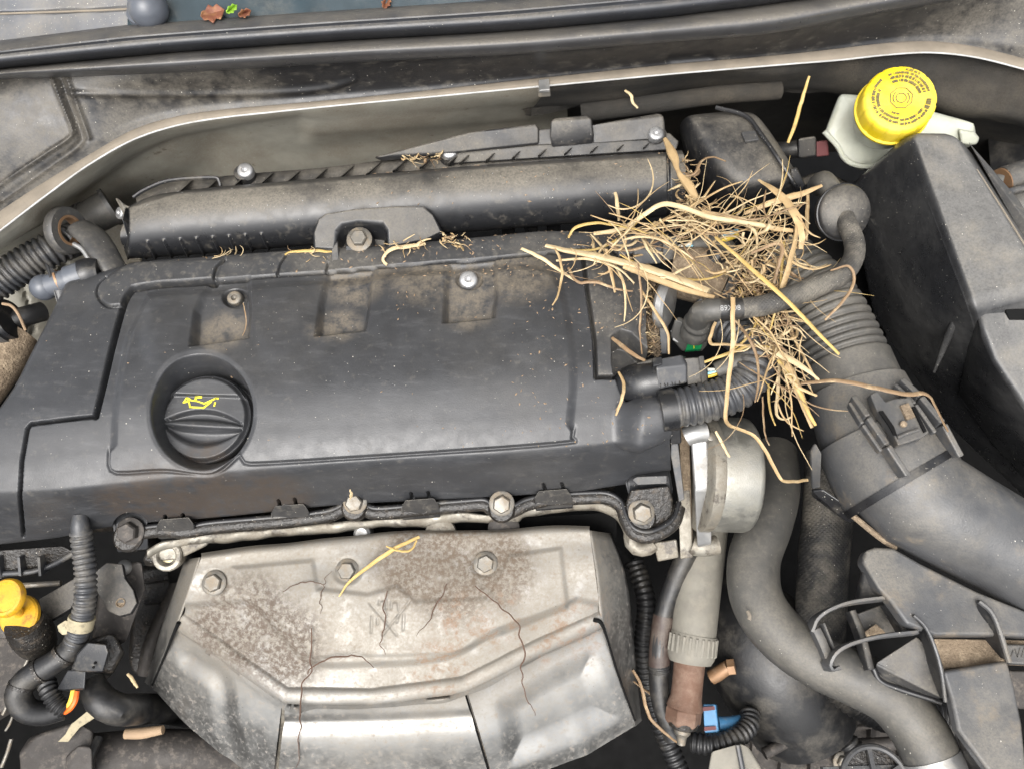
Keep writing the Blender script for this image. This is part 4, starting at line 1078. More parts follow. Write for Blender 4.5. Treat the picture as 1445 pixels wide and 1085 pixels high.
# text on the sleeve
def text_vf(s, size):
    cu = bpy.data.curves.new('t', 'FONT'); cu.body = s; cu.size = size; cu.align_x = 'CENTER'; cu.align_y = 'CENTER'; cu.resolution_u = 2
    ob = bpy.data.objects.new('t', cu); COL.objects.link(ob)
    dg = bpy.context.evaluated_depsgraph_get()
    me = bpy.data.meshes.new_from_object(ob.evaluated_get(dg))
    V = np.array([v.co[:] for v in me.vertices]); Fc = [tuple(p.vertices) for p in me.polygons]
    bpy.data.objects.remove(ob); bpy.data.curves.remove(cu); bpy.data.meshes.remove(me)
    return V, Fc
V, Fc = text_vf('89X08', .0052)
c_ = P(1027, 437, .0435); axx = unit(P(1046, 436, .034) - P(1012, 437, .033)); upn = unit((0, -.42, 1)); upn = unit(upn - axx * np.dot(upn, axx)); sd_ = np.cross(upn, axx)
TV = []
for v in V:
    th = v[1] / .0079
    TV.append(c_ + axx * v[0] + .0082 * (upn * math.cos(th) + sd_ * math.sin(th)))
part(t, 'printed_text', (np.array(TV), Fc), M['white_print'])
t = thing('quick_connector', 'grey square quick connector with a green marker below the hose elbow', 'connector', (975, 490, .0))
cx0 = P(982, 463, .012); an = unit(P(990, 440, .036) - P(978, 474, .004))
part(t, 'round_neck', lathe(cx0, an, [(.0105, -.008), (.0105, .001), (.0097, .002), (.0097, .0045), (.0105, .0055), (.0105, .008), (.0092, .010), (.0088, .014), (.0080, .015)], 40), M['rubber'])
part(t, 'body', hull(PP([(952, 452, .009), (958, 447, .009), (1000, 468, .009), (1000, 474, .007), (998, 488, -.004), (990, 496, -.010), (962, 496, -.010), (957, 490, -.008), (946, 476, -.004), (946, 470, 0), (952, 452, -.02), (1000, 470, -.02), (990, 496, -.024), (950, 480, -.024)])), M['rubber'], bevel=.0014)
part(t, 'green_marker', prism(PP([(971, 484.5, -.0008), (992, 483.5, -.0008), (989, 493, -.0062), (967, 495, -.0066)]), .003), M['green'], bevel=.0004)
part(t, 'printed_marks', merge(*[stroke([(949 + i * 1.3, 467 + i * 6), (953 + i * 1.3, 469 + i * 6)], 3.6, lambda pts: PP([(a, b, .0025 - (b - 460) * .0003) for a, b in pts])) for i in range(3)]), M['white_print'])
part(t, 'marker_print', stroke([(979, 486), (979.5, 492)], .9, lambda pts: PP([(a, b, .0002 - (b - 484) * .0006) for a, b in pts])), M['icon'])

# upper connector and dusty solenoid
t = thing('upper_connector', 'soil dusted black plug connector among the straw by the rear rail', 'connector', (915, 350, .01))
part(t, 'nose', hull(PP([(858, 348, .012), (872, 335, .014), (874, 362, .006), (860, 356, .006), (860, 350, -.004), (874, 362, -.006), (872, 338, -.004)])), M['black_dusty'], bevel=.0012)
part(t, 'plug_body', hull(PP([(870, 336, .017), (895, 330, .018), (896, 358, .014), (872, 364, .010), (870, 336, -.005), (896, 358, -.006), (872, 364, -.006)])), M['cover_dusty'], bevel=.0014)
part(t, 'collar', hull(PP([(893, 328, .021), (934, 329, .021), (936, 352, .018), (934, 372, .010), (896, 374, .010), (892, 352, .018), (893, 330, -.004), (936, 332, -.004), (934, 372, -.006), (896, 374, -.006)])), M['conduit'], bevel=.0016)
part(t, 'rear_housing', hull(PP([(932, 333, .018), (956, 334, .018), (957, 350, .015), (956, 368, .008), (934, 369, .008), (932, 333, -.003), (956, 336, -.003), (956, 368, -.006)])), M['black_dusty'], bevel=.0014)
for mm, dy in (('wire_blue', 4), ('wire_white', 0)):
    part(t, 'wire', tube(PP([(955, 349 + dy, .010), (966, 347 + dy, .012), (978, 344 + dy, .013), (990, 340 + dy, .012)]), .0016, n=8), M[mm])
part(t, 'tail_sleeve', tube(PP([(976, 345, .012), (1000, 342, .013), (1020, 346, .012), (1030, 360, .006)]), [.006, .0075, .0075, .007], n=16), M['rubber'])
for mm, dy in (('wire_blue', -3), ('wire_yellow', 2)):
    part(t, 'wire', tube(PP([(1018, 338 + dy, .018), (1030, 334 + dy, .02), (1040, 330 + dy, .018)]), .0022, n=8), M[mm])
t = thing('solenoid_valve', 'soil covered cylindrical solenoid below the upper connector', 'solenoid', (985, 395, -.01))
part(t, 'barrel', tube(PP([(950, 384, -.004), (985, 388, -.001), (1022, 402, -.001)]), [.020, .022, .021], n=36), M['soil'])
part(t, 'end_ring', tube(PP([(1018, 400, -.001), (1030, 405, -.002)]), [.0225, .0215], n=36), M['black_dusty'])
part(t, 'stub', tube(PP([(1005, 375, .012), (1012, 362, .018), (1018, 356, .02)]), [.008, .0085, .008], n=16), M['rubber_dark'])
t = thing('metal_tab', 'upright grey oval metal disc at the right edge of the cover', 'disc', (938, 450, -.02))
part(t, 'disc', lathe(P(938, 430, .006), (.88, -.36, .32), [(.004, -.0042), (.0165, -.004), (.0182, -.002), (.0182, .002), (.0165, .004), (.004, .0042)], 40), M['alu_clean'])
part(t, 'stem', hull(PP([(929, 440, -.002), (944, 440, -.002), (942, 500, -.02), (932, 500, -.02), (929, 440, -.01), (944, 440, -.01), (942, 500, -.03), (932, 500, -.03)])), M['conduit'], bevel=.001)
t = thing('soil_heap', 'dark brown soil and chaff packed between cover and metal disc', 'soil', (920, 450, -.02), kind='stuff')
pt = Patch([[(906, 400, -.012), (925, 398, -.012), (946, 404, -.02)], [(908, 440, -.008), (920, 440, -.006), (934, 440, -.014)], [(908, 500, -.016), (918, 500, -.014), (930, 505, -.02)]], 40, 60)
pt.disp(.0015 * rng.standard_normal(pt.shape))
part(t, 'crumbs', pt.vf(), M['soil'])
single('bay_wall', 'near-black panel standing for shade behind hoses between engine end and air filter', 'panel', hull(PP([(1040, 300, -.12), (1250, 300, -.12), (1250, 560, -.14), (1040, 560, -.14), (1040, 300, -.16), (1250, 560, -.18)])), M['deep'])  # blank backing panel, its near-black colour gives the shade in this gap

# ================================================================== RESONATOR BOX
t = thing('resonator_box', 'dusty black rounded plastic resonator box right of the plenum', 'box', (1040, 230, -.05))
bx = hull(PP([(956, 158, .024), (1072, 148, .024), (1140, 254, .018), (1034, 272, .018), (956, 190, -.03), (986, 292, -.05), (1050, 312, -.055), (1142, 292, -.05), (960, 172, -.09), (1060, 166, -.09), (1000, 308, -.1), (1138, 292, -.1)]))
part(t, 'shell', bx, M['black_dusty'], bevel=.010, bseg=1, subs=3)
part(t, 'lid_seam', tube(PP([(1010, 152, .0215), (1052, 164, .0235), (1074, 190, .0235), (1098, 225, .022), (1118, 256, .015), (1124, 268, .004)]), .0018, n=8), M['black'])
part(t, 'side_flange', hull(PP([(1116, 238, .016), (1124, 236, .016), (1137, 262, .008), (1132, 270, .004), (1118, 262, .01), (1116, 240, -.02), (1137, 264, -.02), (1124, 268, -.02)])), M['black'], bevel=.0012)
part(t, 'latch_pad', prism(PP([(1046, 186, .0235), (1066, 184, .0235), (1072, 197, .0235), (1052, 200, .0235)]), .003), M['cover_dusty'], bevel=.0008)

# ================================================================== BRAKE FLUID RESERVOIR
t = thing('brake_fluid_reservoir', 'milky white brake fluid tank under the yellow cap', 'reservoir', (1240, 210, -.05))
part(t, 'tank', hull(PP([(1178, 140, .005), (1186, 130, .006), (1240, 136, .008), (1320, 155, .008), (1370, 170, .004), (1378, 178, .0), (1380, 200, -.012), (1300, 230, -.02), (1215, 243, -.03), (1198, 236, -.03), (1186, 214, -.022), (1180, 205, -.02), (1162, 190, -.014), (1163, 180, -.01), (1176, 150, 0), (1170, 190, -.06), (1210, 240, -.07), (1370, 210, -.06), (1190, 140, -.06), (1370, 180, -.05)])), M['tank'], bevel=.004, bseg=1, subs=2)
part(t, 'weld_seam', tube(PP([(1163, 186, -.0105), (1182, 207, -.018), (1190, 222, -.021), (1204, 232, -.0235), (1230, 235, -.024), (1290, 225, -.018)]), .0022, n=8), M['tank'])
part(t, 'side_lobe', hull(PP([(1352, 182, .003), (1376, 186, 0), (1382, 195, -.006), (1378, 205, -.01), (1356, 206, -.008), (1352, 182, -.03), (1382, 196, -.03), (1378, 206, -.03)])), M['tank'], bevel=.003)
cn = unit((-.16, -.34, 1))
c1 = P(1270, 141, .052)
RC = 50 * mpp(c1)
part(t, 'neck', lathe(c1 - cn * .032, cn, [(RC * .82, -.012), (RC * .82, .004), (RC * .9, .008), (RC * .9, .012)], 48), M['tank'])
t = thing('reservoir_cap', 'yellow screw cap of the brake fluid tank with printed warning', 'cap', (1262, 160, .03))
n_ = 160
u = unit(np.cross((0, 1, 0), cn)); v = np.cross(cn, u)
ang = np.arange(n_) * 2 * np.pi / n_
notch = np.zeros(n_)
for k in range(14):
    dth = np.angle(np.exp(1j * (ang - k * 2 * np.pi / 14 - .2)))
    notch += np.exp(-(dth / .035) ** 2)
prof = [(1.03, -.021, 0), (1.05, -.0195, 0), (1.05, -.0175, 0), (1.0, -.0165, .6), (1.0, -.004, 1), (.985, -.001, 1), (.95, .001, .7), (.9, .0018, 0), (.55, .0022, 0), (.34, .0022, 0), (.02, .0024, 0)]
rings = []
for rr_, h, nk in prof:
    rad_ = RC * rr_ * (1 - .028 * notch * nk)
    rings.append(c1 + cn * h + rad_[:, None] * (np.cos(ang)[:, None] * u + np.sin(ang)[:, None] * v))
V = np.vstack(rings); Fc = [tuple(f) for f in gridfaces(len(prof), n_, True)] + [tuple((len(prof) - 1) * n_ + k for k in range(n_))]
cap = part(t, 'cap_body', (V, Fc), M['yellow'], smooth=45)
def polar(a, r_, h=.0032):
    return c1 + cn * h + RC * r_ * (math.cos(a) * u + math.sin(a) * v)
marks = []
def arcblock(a0, a1, r0, r1, step=.028, skip=.12):
    a = a0
    while a < a1:
        w = random.uniform(.015, .024)
        if random.random() > skip:
            lo_ = r0 + random.choice((0, 0, .012)); hi2 = r1 - random.choice((0, 0, .012))
            marks.append(prism(np.array([polar(a, lo_), polar(a + w, lo_), polar(a + w, hi2), polar(a, hi2)]), -cn * .0003))
        a += step
D_ = math.radians
for a0, a1, bands in ((D_(8), D_(112), ((.47, .56), (.59, .68), (.71, .78))), (D_(48), D_(78), ((.81, .88),)), (D_(128), D_(150), ((.72, .8),)), (D_(150), D_(222), ((.58, .67), (.70, .79))), (D_(222), D_(258), ((.56, .64), (.68, .76))), (D_(232), D_(262), ((.44, .5),)), (D_(262), D_(325), ((.60, .68), (.72, .8))), (D_(328), D_(352), ((.66, .8),))):
    for b0, b1 in bands:
        arcblock(a0, a1, b0, b1)
part(t, 'printed_warning', merge(*marks), M['print'])
def arcstroke(r_, a0, a1, w, n=24):
    A = np.linspace(a0, a1, n)
    out = []
    for k in range(n - 1):
        out.append(prism(np.array([polar(A[k], r_ - w), polar(A[k + 1], r_ - w), polar(A[k + 1], r_ + w), polar(A[k], r_ + w)]), -cn * .0003))
    return merge(*out)
def octa(r_, w):
    A = [k * math.pi / 4 + .25 for k in range(9)]
    return merge(*[prism(np.array([polar(A[k], r_ - w), polar(A[k + 1], r_ - w), polar(A[k + 1], r_ + w), polar(A[k], r_ + w)]), -cn * .0003) for k in range(8)])
part(t, 'brake_symbol', merge(octa(.31, .012), arcstroke(.135, 0, 2 * math.pi, .012), arcstroke(.215, -.9, .6, .013), arcstroke(.215, 2.2, 3.7, .013)), M['print'])
# plug left of the tank
t = thing('tank_level_plug', 'small dark plug with red and yellow band left of the white tank', 'plug', (1145, 208, -.04))
part(t, 'housing', hull(PP([(1126, 196, -.02), (1152, 192, -.02), (1152, 222, -.035), (1126, 224, -.035), (1126, 196, -.06), (1152, 222, -.07)])), M['black_dusty'], bevel=.002)
part(t, 'red_band', hull(PP([(1152, 200, -.024), (1168, 198, -.024), (1170, 220, -.035), (1152, 222, -.035), (1152, 200, -.06), (1170, 220, -.07)])), M['red'], bevel=.001)
part(t, 'tail', tube(PP([(1126, 210, -.035), (1115, 212, -.038), (1090, 214, -.045)]), .008, n=14), M['rubber_dark'])

# ================================================================== AIR FILTER BOX
t = thing('air_filter_box', 'big black air filter housing with dusty sloping lid at the right', 'air filter box', (1360, 500, -.1))
top = [(1284, 186, .05), (1346, 187, .05), (1480, 404, .05), (1372, 430, .042)]
low = [(1194, 266, -.03), (1232, 450, -.11), (1340, 606, -.14), (1470, 728, -.14)]
part(t, 'lid', hull(list(PP(top)) + list(PP(low)) + list(PP([(1540, 400, -.12), (1560, 640, -.14), (1250, 240, -.14)]))), M['filter'], bevel=.007, bseg=4)
part(t, 'step_shell', hull(PP([(1376, 436, .034), (1392, 419, .037), (1480, 415, .037), (1500, 600, .0), (1470, 590, .01), (1445, 574, .014), (1402, 508, .026), (1386, 472, .032), (1350, 560, -.07), (1360, 500, -.02), (1400, 630, -.1), (1480, 715, -.12), (1520, 700, -.12), (1500, 430, -.08), (1392, 425, -.08)])), M['filter'], bevel=.006, bseg=3)
part(t, 'slot', prism(PP([(1419, 437, .0372), (1490, 434, .0372), (1490, 449, .0345), (1425, 451, .0345)]), .004), M['deep'], bevel=.0006)
part(t, 'lid_edge', tube(PP([(1378, 240, .0475), (1420, 305, .0475), (1480, 402, .0475)]), .0009, n=8), M['rim'])
part(t, 'lower_flange', hull(PP([(1366, 200, .042), (1384, 226, .042), (1394, 238, .04), (1402, 240, .04), (1424, 276, .04), (1436, 280, .04), (1500, 380, .04), (1480, 398, .03), (1370, 206, .02), (1500, 390, .02), (1436, 285, .02)])), M['cover_dusty'], bevel=.002)
part(t, 'face_rib', tube(PP([(1272, 265, .01), (1262, 310, -.01), (1258, 345, -.03)]), [.002, .0035, .001], n=10), M['filter'])
part(t, 'face_rib', tube(PP([(1360, 425, .02), (1340, 470, -.01), (1318, 525, -.05)]), [.001, .003, .001], n=10), M['filter'])
# right edge hardware
t = thing('side_pipe_joint', 'grey beige pipe joint with brown sleeve at the right edge', 'pipe joint', (1430, 260, -.02))
part(t, 'pipe', tube(PP([(1416, 256, -.002), (1440, 248, .0), (1500, 232, .0)]), .012, n=20), M['cover_dusty'])
part(t, 'brown_sleeve', tube(PP([(1412, 258, -.002), (1420, 255, -.002)]), .0115, n=20), M['copper'])
part(t, 'tip', tube(PP([(1404, 256, -.004), (1413, 257, -.003)]), [.006, .0085], n=16), M['alu_clean'])
part(t, 'cable', tube(PP([(1403, 255, .004), (1412, 266, .008), (1422, 271, .006), (1446, 266, .006), (1500, 262, .006)]), .003, n=10), M['conduit'])
part(t, 'knuckle', ball(P(1434, 290, -.012), .017, 14, (1, 1.1, .9)), M['cover_dusty'])
single('wing_shadow_panel', 'black inner wing behind the filter box at the right edge', 'panel', hull(PP([(1390, 150, -.10), (1520, 140, -.06), (1520, 330, -.10), (1400, 260, -.12), (1390, 150, -.14), (1520, 330, -.16)])), M['rubber_dark'])

# ================================================================== INTAKE DUCT
t = thing('intake_duct', 'thick grey ribbed air intake hose with clip collar and smooth duct', 'intake hose', (1220, 590, -.05))
z = -.018
m0 = mpp(P(1180, 460, 0))
part(t, 'bellows', tube(PP([(1098, 362, -.02), (1120, 384, -.018), (1145, 412, -.016), (1168, 450, -.016), (1190, 500, -.018), (1203, 535, -.019)]), [46 * m0, 50 * m0, 54 * m0, 57 * m0, 59 * m0, 60 * m0], n=64, corr=(.0064, .0024, 1.5)), M['rubber'], smooth=180)
part(t, 'cuff', tube(PP([(1194, 512, -.019), (1207, 545, -.02), (1218, 570, -.021)]), [61 * m0, 62 * m0, 63 * m0], n=64), M['rubber'])
part(t, 'sleeve', tube(PP([(1208, 548, -.020), (1222, 585, -.021), (1246, 640, -.022), (1262, 668, -.022)]), [66 * m0, 71 * m0, 76 * m0, 78 * m0], n=72), M['duct'])
part(t, 'collar', tube(PP([(1232, 612, -.0215), (1258, 660, -.022), (1272, 682, -.0225)]), [79 * m0, 82 * m0, 82 * m0], n=72), M['duct'])
part(t, 'collar_rim', tube(PP([(1268, 677, -.0225), (1275, 686, -.0225)]), [83.5 * m0, 83.5 * m0], n=72), M['black'])
part(t, 'duct_tube', tube(PP([(1255, 655, -.0225), (1290, 698, -.024), (1345, 730, -.028), (1400, 760, -.032), (1445, 787, -.034), (1540, 842, -.035), (1720, 955, -.04)]), [75 * m0, 74 * m0, 70 * m0, 67 * m0, 67 * m0, 68 * m0, 70 * m0], n=72), M['duct'])
part(t, 'drop_tab', hull(PP([(1142, 636, -.012), (1150, 622, -.006), (1160, 640, -.008), (1158, 690, -.03), (1145, 692, -.04), (1142, 640, -.04)])), M['duct'], bevel=.002)
part(t, 'collar_foot', hull(PP([(1142, 690, -.04), (1160, 688, -.034), (1210, 722, -.034), (1212, 735, -.045), (1196, 738, -.05), (1145, 700, -.055), (1150, 690, -.06), (1210, 730, -.06)])), M['black'], bevel=.002)
part(t, 'mould_line', tube(PP([(1312, 664, .0035), (1362, 690, -.002), (1440, 735, -.005), (1520, 785, -.005)]), .0007, n=6), M['duct'])
part(t, 'dirt_lip', tube(PP([(1202, 726, -.033), (1240, 757, -.034), (1264, 773, -.036)]), .0022, n=8), M['soil'])
# clip lugs on the collar
zt = .0375
def bar(pts, w, h, m, nm):
    o = []
    for (a, b) in zip(pts[:-1], pts[1:]):
        o.append(obox(P(*a), P(*b), w, h))
    part(t, nm, merge(*o), M[m], bevel=.0012)
bar([(1202, 563, .025), (1222, 592, .030), (1248, 630, .031), (1276, 672, .026)], .0042, .010, 'duct', 'clip_arm')
bar([(1198, 570, .023), (1216, 600, .028), (1242, 638, .028)], .003, .006, 'duct', 'clip_arm')
bar([(1270, 540, .018), (1296, 564, .023), (1326, 600, .025), (1350, 645, .019)], .0045, .011, 'duct', 'clip_arm')
bar([(1262, 545, .020), (1290, 572, .026), (1318, 612, .027)], .003, .006, 'duct', 'clip_arm')
plate = [(1228, 556), (1238, 550), (1250, 566), (1262, 562), (1285, 560), (1292, 574), (1312, 610), (1300, 618), (1268, 628), (1258, 606), (1246, 588), (1238, 580)]
part(t, 'clip_plate', prism(PP([(a, b, .0315 - abs(a - 1268) * .00006) for a, b in plate]), .008), M['duct'], bevel=.0012)
part(t, 'plate_window', prism(PP([(1271, 572, 0.0322), (1282, 568, 0.0320), (1292, 588, 0.0320), (1280, 592, 0.0322)]), .002), M['soil'])
part(t, 'plate_slot', prism(PP([(1287, 574, 0.0322), (1291, 573, 0.0320), (1308, 608, 0.0310), (1304, 610, 0.0310)]), .001), M['deep'])
part(t, 'plate_slot', prism(PP([(1240, 580, 0.0318), (1246, 579, 0.0322), (1262, 602, 0.0325), (1266, 614, 0.0322), (1261, 613, 0.0320), (1254, 600, 0.0320)]), .001), M['deep'])
part(t, 'plate_pin', lathe(P(1275, 598, 0.0325), (0, -.2, 1), [(.0022, -.001), (.0022, .0006), (.001, .001)], 16), M['soil'])
part(t, 'plate_step', tube(PP([(1266, 617, 0.0320), (1280, 611, 0.0322), (1296, 606, 0.0318)]), .0012, n=8), M['duct'])

# ================================================================== COOLANT AND BRAIDED HOSES
t = thing('coolant_hose', 'thick grey S shaped coolant hose right of the silver pump', 'hose', (1100, 850, -.11))
part(t, 'hose', tube(PP([(1092, 640, -.13), (1094, 690, -.11), (1082, 738, -.095), (1064, 790, -.088), (1068, 845, -.085), (1100, 893, -.082), (1150, 930, -.08), (1210, 958, -.08), (1258, 985, -.082), (1296, 1030, -.085), (1316, 1075, -.088), (1330, 1120, -.09)]), .0198, n=40, step=.004), M['rubber'])
part(t, 'hose_clamp', tube(PP([(1312, 1066, -.088), (1318, 1080, -.0885), (1326, 1106, -.089)]), .0208, n=40), M['alu_clean'])
part(t, 'paint_mark', tube(PP([(1055, 862, -.0655), (1058, 869, -.0645), (1057, 874, -.065)]), .0014, n=8), M['rim'])
t = thing('braided_hose', 'dark woven sleeve hose standing behind the S shaped hose', 'hose', (1160, 800, -.15))
part(t, 'hose', tube(PP([(1172, 640, -.12), (1168, 720, -.13), (1162, 790, -.14), (1158, 870, -.16), (1156, 930, -.2)]), .0205, n=36, step=.004), M['braid_dark'])
single('ribbed_hose', 'black ribbed hose half hidden below the S shaped hose', 'hose', tube(PP([(1180, 950, -.13), (1215, 978, -.128), (1260, 998, -.13), (1330, 1005, -.14)]), .02, n=30, corr=(.004, .0015, 1)), M['rubber_dark'])
single('gearbox_dome', 'smooth black gearbox housing deep behind the sensor pipe', 'gearbox', tube(PP([(1020, 830, -.22), (1060, 890, -.2), (1100, 950, -.21), (1130, 1010, -.24)]), [.03, .05, .055, .05], n=36), M['rubber_dark'])

# ================================================================== OXYGEN SENSOR PIPE
t = thing('oxygen_sensor', 'beige sleeved sensor pipe with rusty lower end pointing down', 'sensor', (968, 1030, -.17))
ap = PP([(1000, 735, -.12), (985, 830, -.13), (978, 900, -.14)])
part(t, 'sleeve', tube(ap, [.0165, .0185, .018], n=36), M['sleeve'])
part(t, 'knurled_collar', tube(PP([(979, 893, -.139), (977, 908, -.141), (975, 922, -.1425), (974, 934, -.144)]), [.0188, .0195, .0195, .0165], n=60), M['sleeve'])
ck = PP([(978, 896, -.139), (975, 920, -.1425)])
av = unit(ck[1] - ck[0]); u2 = unit(np.cross(av, (0, 0, 1))); v2 = np.cross(av, u2)
for k in range(24):
    a = k * 2 * math.pi / 24
    o_ = .0194 * (math.cos(a) * u2 + math.sin(a) * v2)
    part(t, 'knurl', obox(ck[0] + o_, ck[1] + o_, .0018, .0018, up=u2 + .3 * v2), M['sleeve'])
part(t, 'rusty_shank', tube(PP([(974, 925, -.143), (971, 955, -.147), (968, 985, -.151), (966, 998, -.153)]), [.0128, .0122, .0125, .0145], n=30), M['rust'])
part(t, 'hex', lathe(P(965, 1003, -.153), P(963, 1030, -.158) - P(968, 985, -.151), [(.0125, -.004), (.0145, -.002), (.0145, .008), (.0115, .011)], 6), M['rust'], bevel=.001)
part(t, 'lower_ring', lathe(P(964, 1018, -.155), P(963, 1030, -.158) - P(968, 985, -.151), [(.011, -.004), (.0125, 0), (.011, .004), (.007, .006)], 24), M['grease'])
part(t, 'tip', lathe(P(963, 1028, -.157), P(962, 1050, -.16) - P(966, 1005, -.153), [(.0066, -.004), (.0066, .003), (.004, .006), (.0032, .012), (.001, .013)], 20), M['bolt'])
t = thing('sensor_cable', 'black cable with brown wrap dropping left of the sensor pipe', 'cable', (930, 880, -.16))
part(t, 'cable', tube(PP([(972, 775, -.11), (952, 820, -.125), (936, 870, -.14), (930, 930, -.15), (932, 985, -.165), (950, 1040, -.18)]), .008, n=18), M['rubber_dark'])
part(t, 'brown_wrap', tube(PP([(937, 868, -.14), (932, 905, -.1465), (930, 940, -.152)]), .0088, n=18), M['wrap'])
part(t, 'wrap_end', tube(PP([(930, 936, -.151), (931, 947, -.154)]), .0094, n=18, corr=(.003, .0008)), M['rubber_dark'])
t = thing('blue_plug', 'blue cable plug with two red latches beside the sensor tip', 'connector', (1005, 1010, -.18))
part(t, 'plug', hull(PP([(992, 993, -.16), (1010, 993, -.16), (1015, 1033, -.165), (994, 1034, -.165), (992, 993, -.19), (1012, 993, -.19), (1015, 1033, -.195)])), M['blue'], bevel=.001)
part(t, 'stem', tube(PP([(1012, 1021, -.175), (1030, 1021, -.177), (1048, 1018, -.18)]), .006, n=14), M['blue'])
part(t, 'red_latch', prism(PP([(992, 997, -.158), (1008, 996, -.158), (1009, 1001, -.158), (992, 1003, -.158)]), .003), M['red'])
part(t, 'red_latch', prism(PP([(994, 1025, -.1625), (1010, 1024, -.1625), (1011, 1029, -.1625), (994, 1031, -.1625)]), .003), M['red'])
part(t, 'ribbed_tail', tube(PP([(1058, 1005, -.18), (1056, 1024, -.172), (1035, 1042, -.165), (1005, 1050, -.165), (975, 1046, -.17)]), .0085, n=18, corr=(.0045, .0014)), M['rubber_dark'])
t = thing('copper_bolt', 'small copper coloured bolt right of the rusty sensor', 'bolt', (1022, 945, -.17))
part(t, 'shank', tube(PP([(1004, 955, -.17), (1016, 948, -.165), (1028, 940, -.16)]), [.006, .006, .0055], n=14), M['copper'])
part(t, 'head', tube(PP([(1027, 941, -.16), (1037, 940, -.158)]), .0068, n=6), M['copper'])

# ================================================================== LOWER RIGHT BRACKET
t = thing('duct_bracket', 'grey plastic bracket with looped hook at the lower right', 'bracket', (1320, 900, -.06))
zt = -.028
part(t, 'upper_plate', prism(PP([(1216, 790, zt - .004), (1222, 776, zt), (1236, 771, zt), (1262, 772, zt), (1300, 794, zt), (1380, 834, zt), (1520, 890, zt), (1520, 903, zt - .004), (1420, 897, zt - .004), (1318, 897, zt - .004), (1280, 880, zt), (1258, 850, zt), (1240, 830, zt)]), .012), M['duct'], bevel=.003, bseg=3)
part(t, 'plate_flank', hull(PP([(1222, 784, zt - .003), (1236, 780, zt - .003), (1254, 838, zt - .004), (1212, 850, -.05), (1205, 845, -.055), (1216, 800, -.045), (1250, 842, -.06)])), M['black_dusty'], bevel=.0015)
part(t, 'cross_channel', prism(PP([(1318, 900, -.042), (1520, 904, -.042), (1520, 940, -.042), (1424, 936, -.042), (1326, 944, -.042)]), .01), M['soil'], bevel=.001)
part(t, 'cross_lip', prism(PP([(1420, 908, -.036), (1520, 910, -.036), (1520, 940, -.036), (1426, 936, -.036)]), .008), M['duct'], bevel=.0015)
part(t, 'strap', prism(PP([(1330, 946, -.032), (1422, 931, -.032), (1432, 965, -.032), (1443, 1020, -.034), (1452, 1110, -.036), (1412, 1110, -.036), (1380, 1068, -.036), (1352, 1030, -.036), (1342, 985, -.034)]), .009), M['duct'], bevel=.0025, bseg=3)
part(t, 'strap_wall', hull(PP([(1330, 946, -.036), (1344, 990, -.038), (1352, 1030, -.04), (1380, 1068, -.04), (1412, 1110, -.04), (1330, 960, -.08), (1338, 1010, -.09), (1365, 1085, -.09), (1400, 1120, -.09)])), M['black'], bevel=.001)
def fin(pts, w, nm, m='duct'):
    P3 = PP(pts)
    part(t, nm, tube(P3, w, n=10), M[m])
part(t, 'side_fin', prism(PP([(1283, 866, -.03), (1290, 868, -.027), (1306, 884, -.026), (1318, 910, -.027), (1328, 945, -.031), (1332, 985, -.034), (1326, 985, -.05), (1312, 940, -.05), (1296, 900, -.05)]), np.array([.0022, .0006, -.001])), M['black_dusty'], bevel=.0006)
part(t, 'middle_fin', prism(PP([(1376, 846, -.027), (1382, 848, -.025), (1396, 862, -.024), (1406, 885, -.025), (1420, 932, -.03), (1412, 928, -.042), (1392, 905, -.042), (1384, 880, -.036)]), np.array([.003, .0006, -.001])), M['black_dusty'], bevel=.0006)
part(t, 'fin_edge', tube(PP([(1290, 868, -.0265), (1306, 884, -.0255), (1318, 910, -.0265), (1328, 945, -.0305), (1334, 990, -.034)]), .0012, n=8), M['duct'])
part(t, 'fin_edge', tube(PP([(1382, 848, -.0245), (1398, 862, -.0235), (1409, 885, -.0245), (1424, 934, -.0295)]), .0018, n=8), M['duct'])
# hook loop
def strip(nm, pts, w, h, m='duct'):
    c_ = crom(PP(pts), 28)
    tg = np.gradient(c_, axis=0)
    V = []
    for k in range(28):
        s_ = unit(np.cross(tg[k], (0, 0, 1))); u_ = np.cross(s_, unit(tg[k]))
        V += [c_[k] + s_ * i * w / 2 + u_ * j * h / 2 for i, j in ((-1, -1), (1, -1), (1, .8), (.6, 1), (-.6, 1), (-1, .8))]
    f_ = [tuple(x) for x in gridfaces(28, 6, True)] + [(5, 4, 3, 2, 1, 0), tuple(27 * 6 + k for k in range(6))]
    part(t, nm, (np.array(V), f_), M[m], smooth=50)
strip('hook_arm', [(1144, 886, -.05), (1152, 872, -.046), (1170, 860, -.042), (1200, 850, -.039), (1254, 843, -.037)], .003, .013)
strip('hook_arm', [(1182, 942, -.054), (1172, 944, -.054), (1168, 936, -.052), (1178, 920, -.048), (1200, 908, -.045), (1240, 898, -.042), (1292, 892, -.038)], .003, .013)
strip('hook_bar', [(1150, 888, -.056), (1158, 904, -.056), (1168, 928, -.056)], .006, .008)
strip('hook_bar', [(1160, 880, -.056), (1168, 900, -.056), (1176, 918, -.056)], .002, .008)
strip('hook_bar', [(1200, 862, -.058), (1214, 898, -.058), (1226, 945, -.058)], .005, .010, 'black_dusty')
strip('hook_bar', [(1250, 852, -.048), (1262, 872, -.048), (1272, 890, -.048)], .004, .010, 'black_dusty')
part(t, 'hook_web', hull(PP([(1206, 866, -.066), (1250, 850, -.062), (1272, 890, -.064), (1218, 905, -.068), (1206, 866, -.072), (1272, 890, -.072)])), M['black_dusty'], bevel=.001)
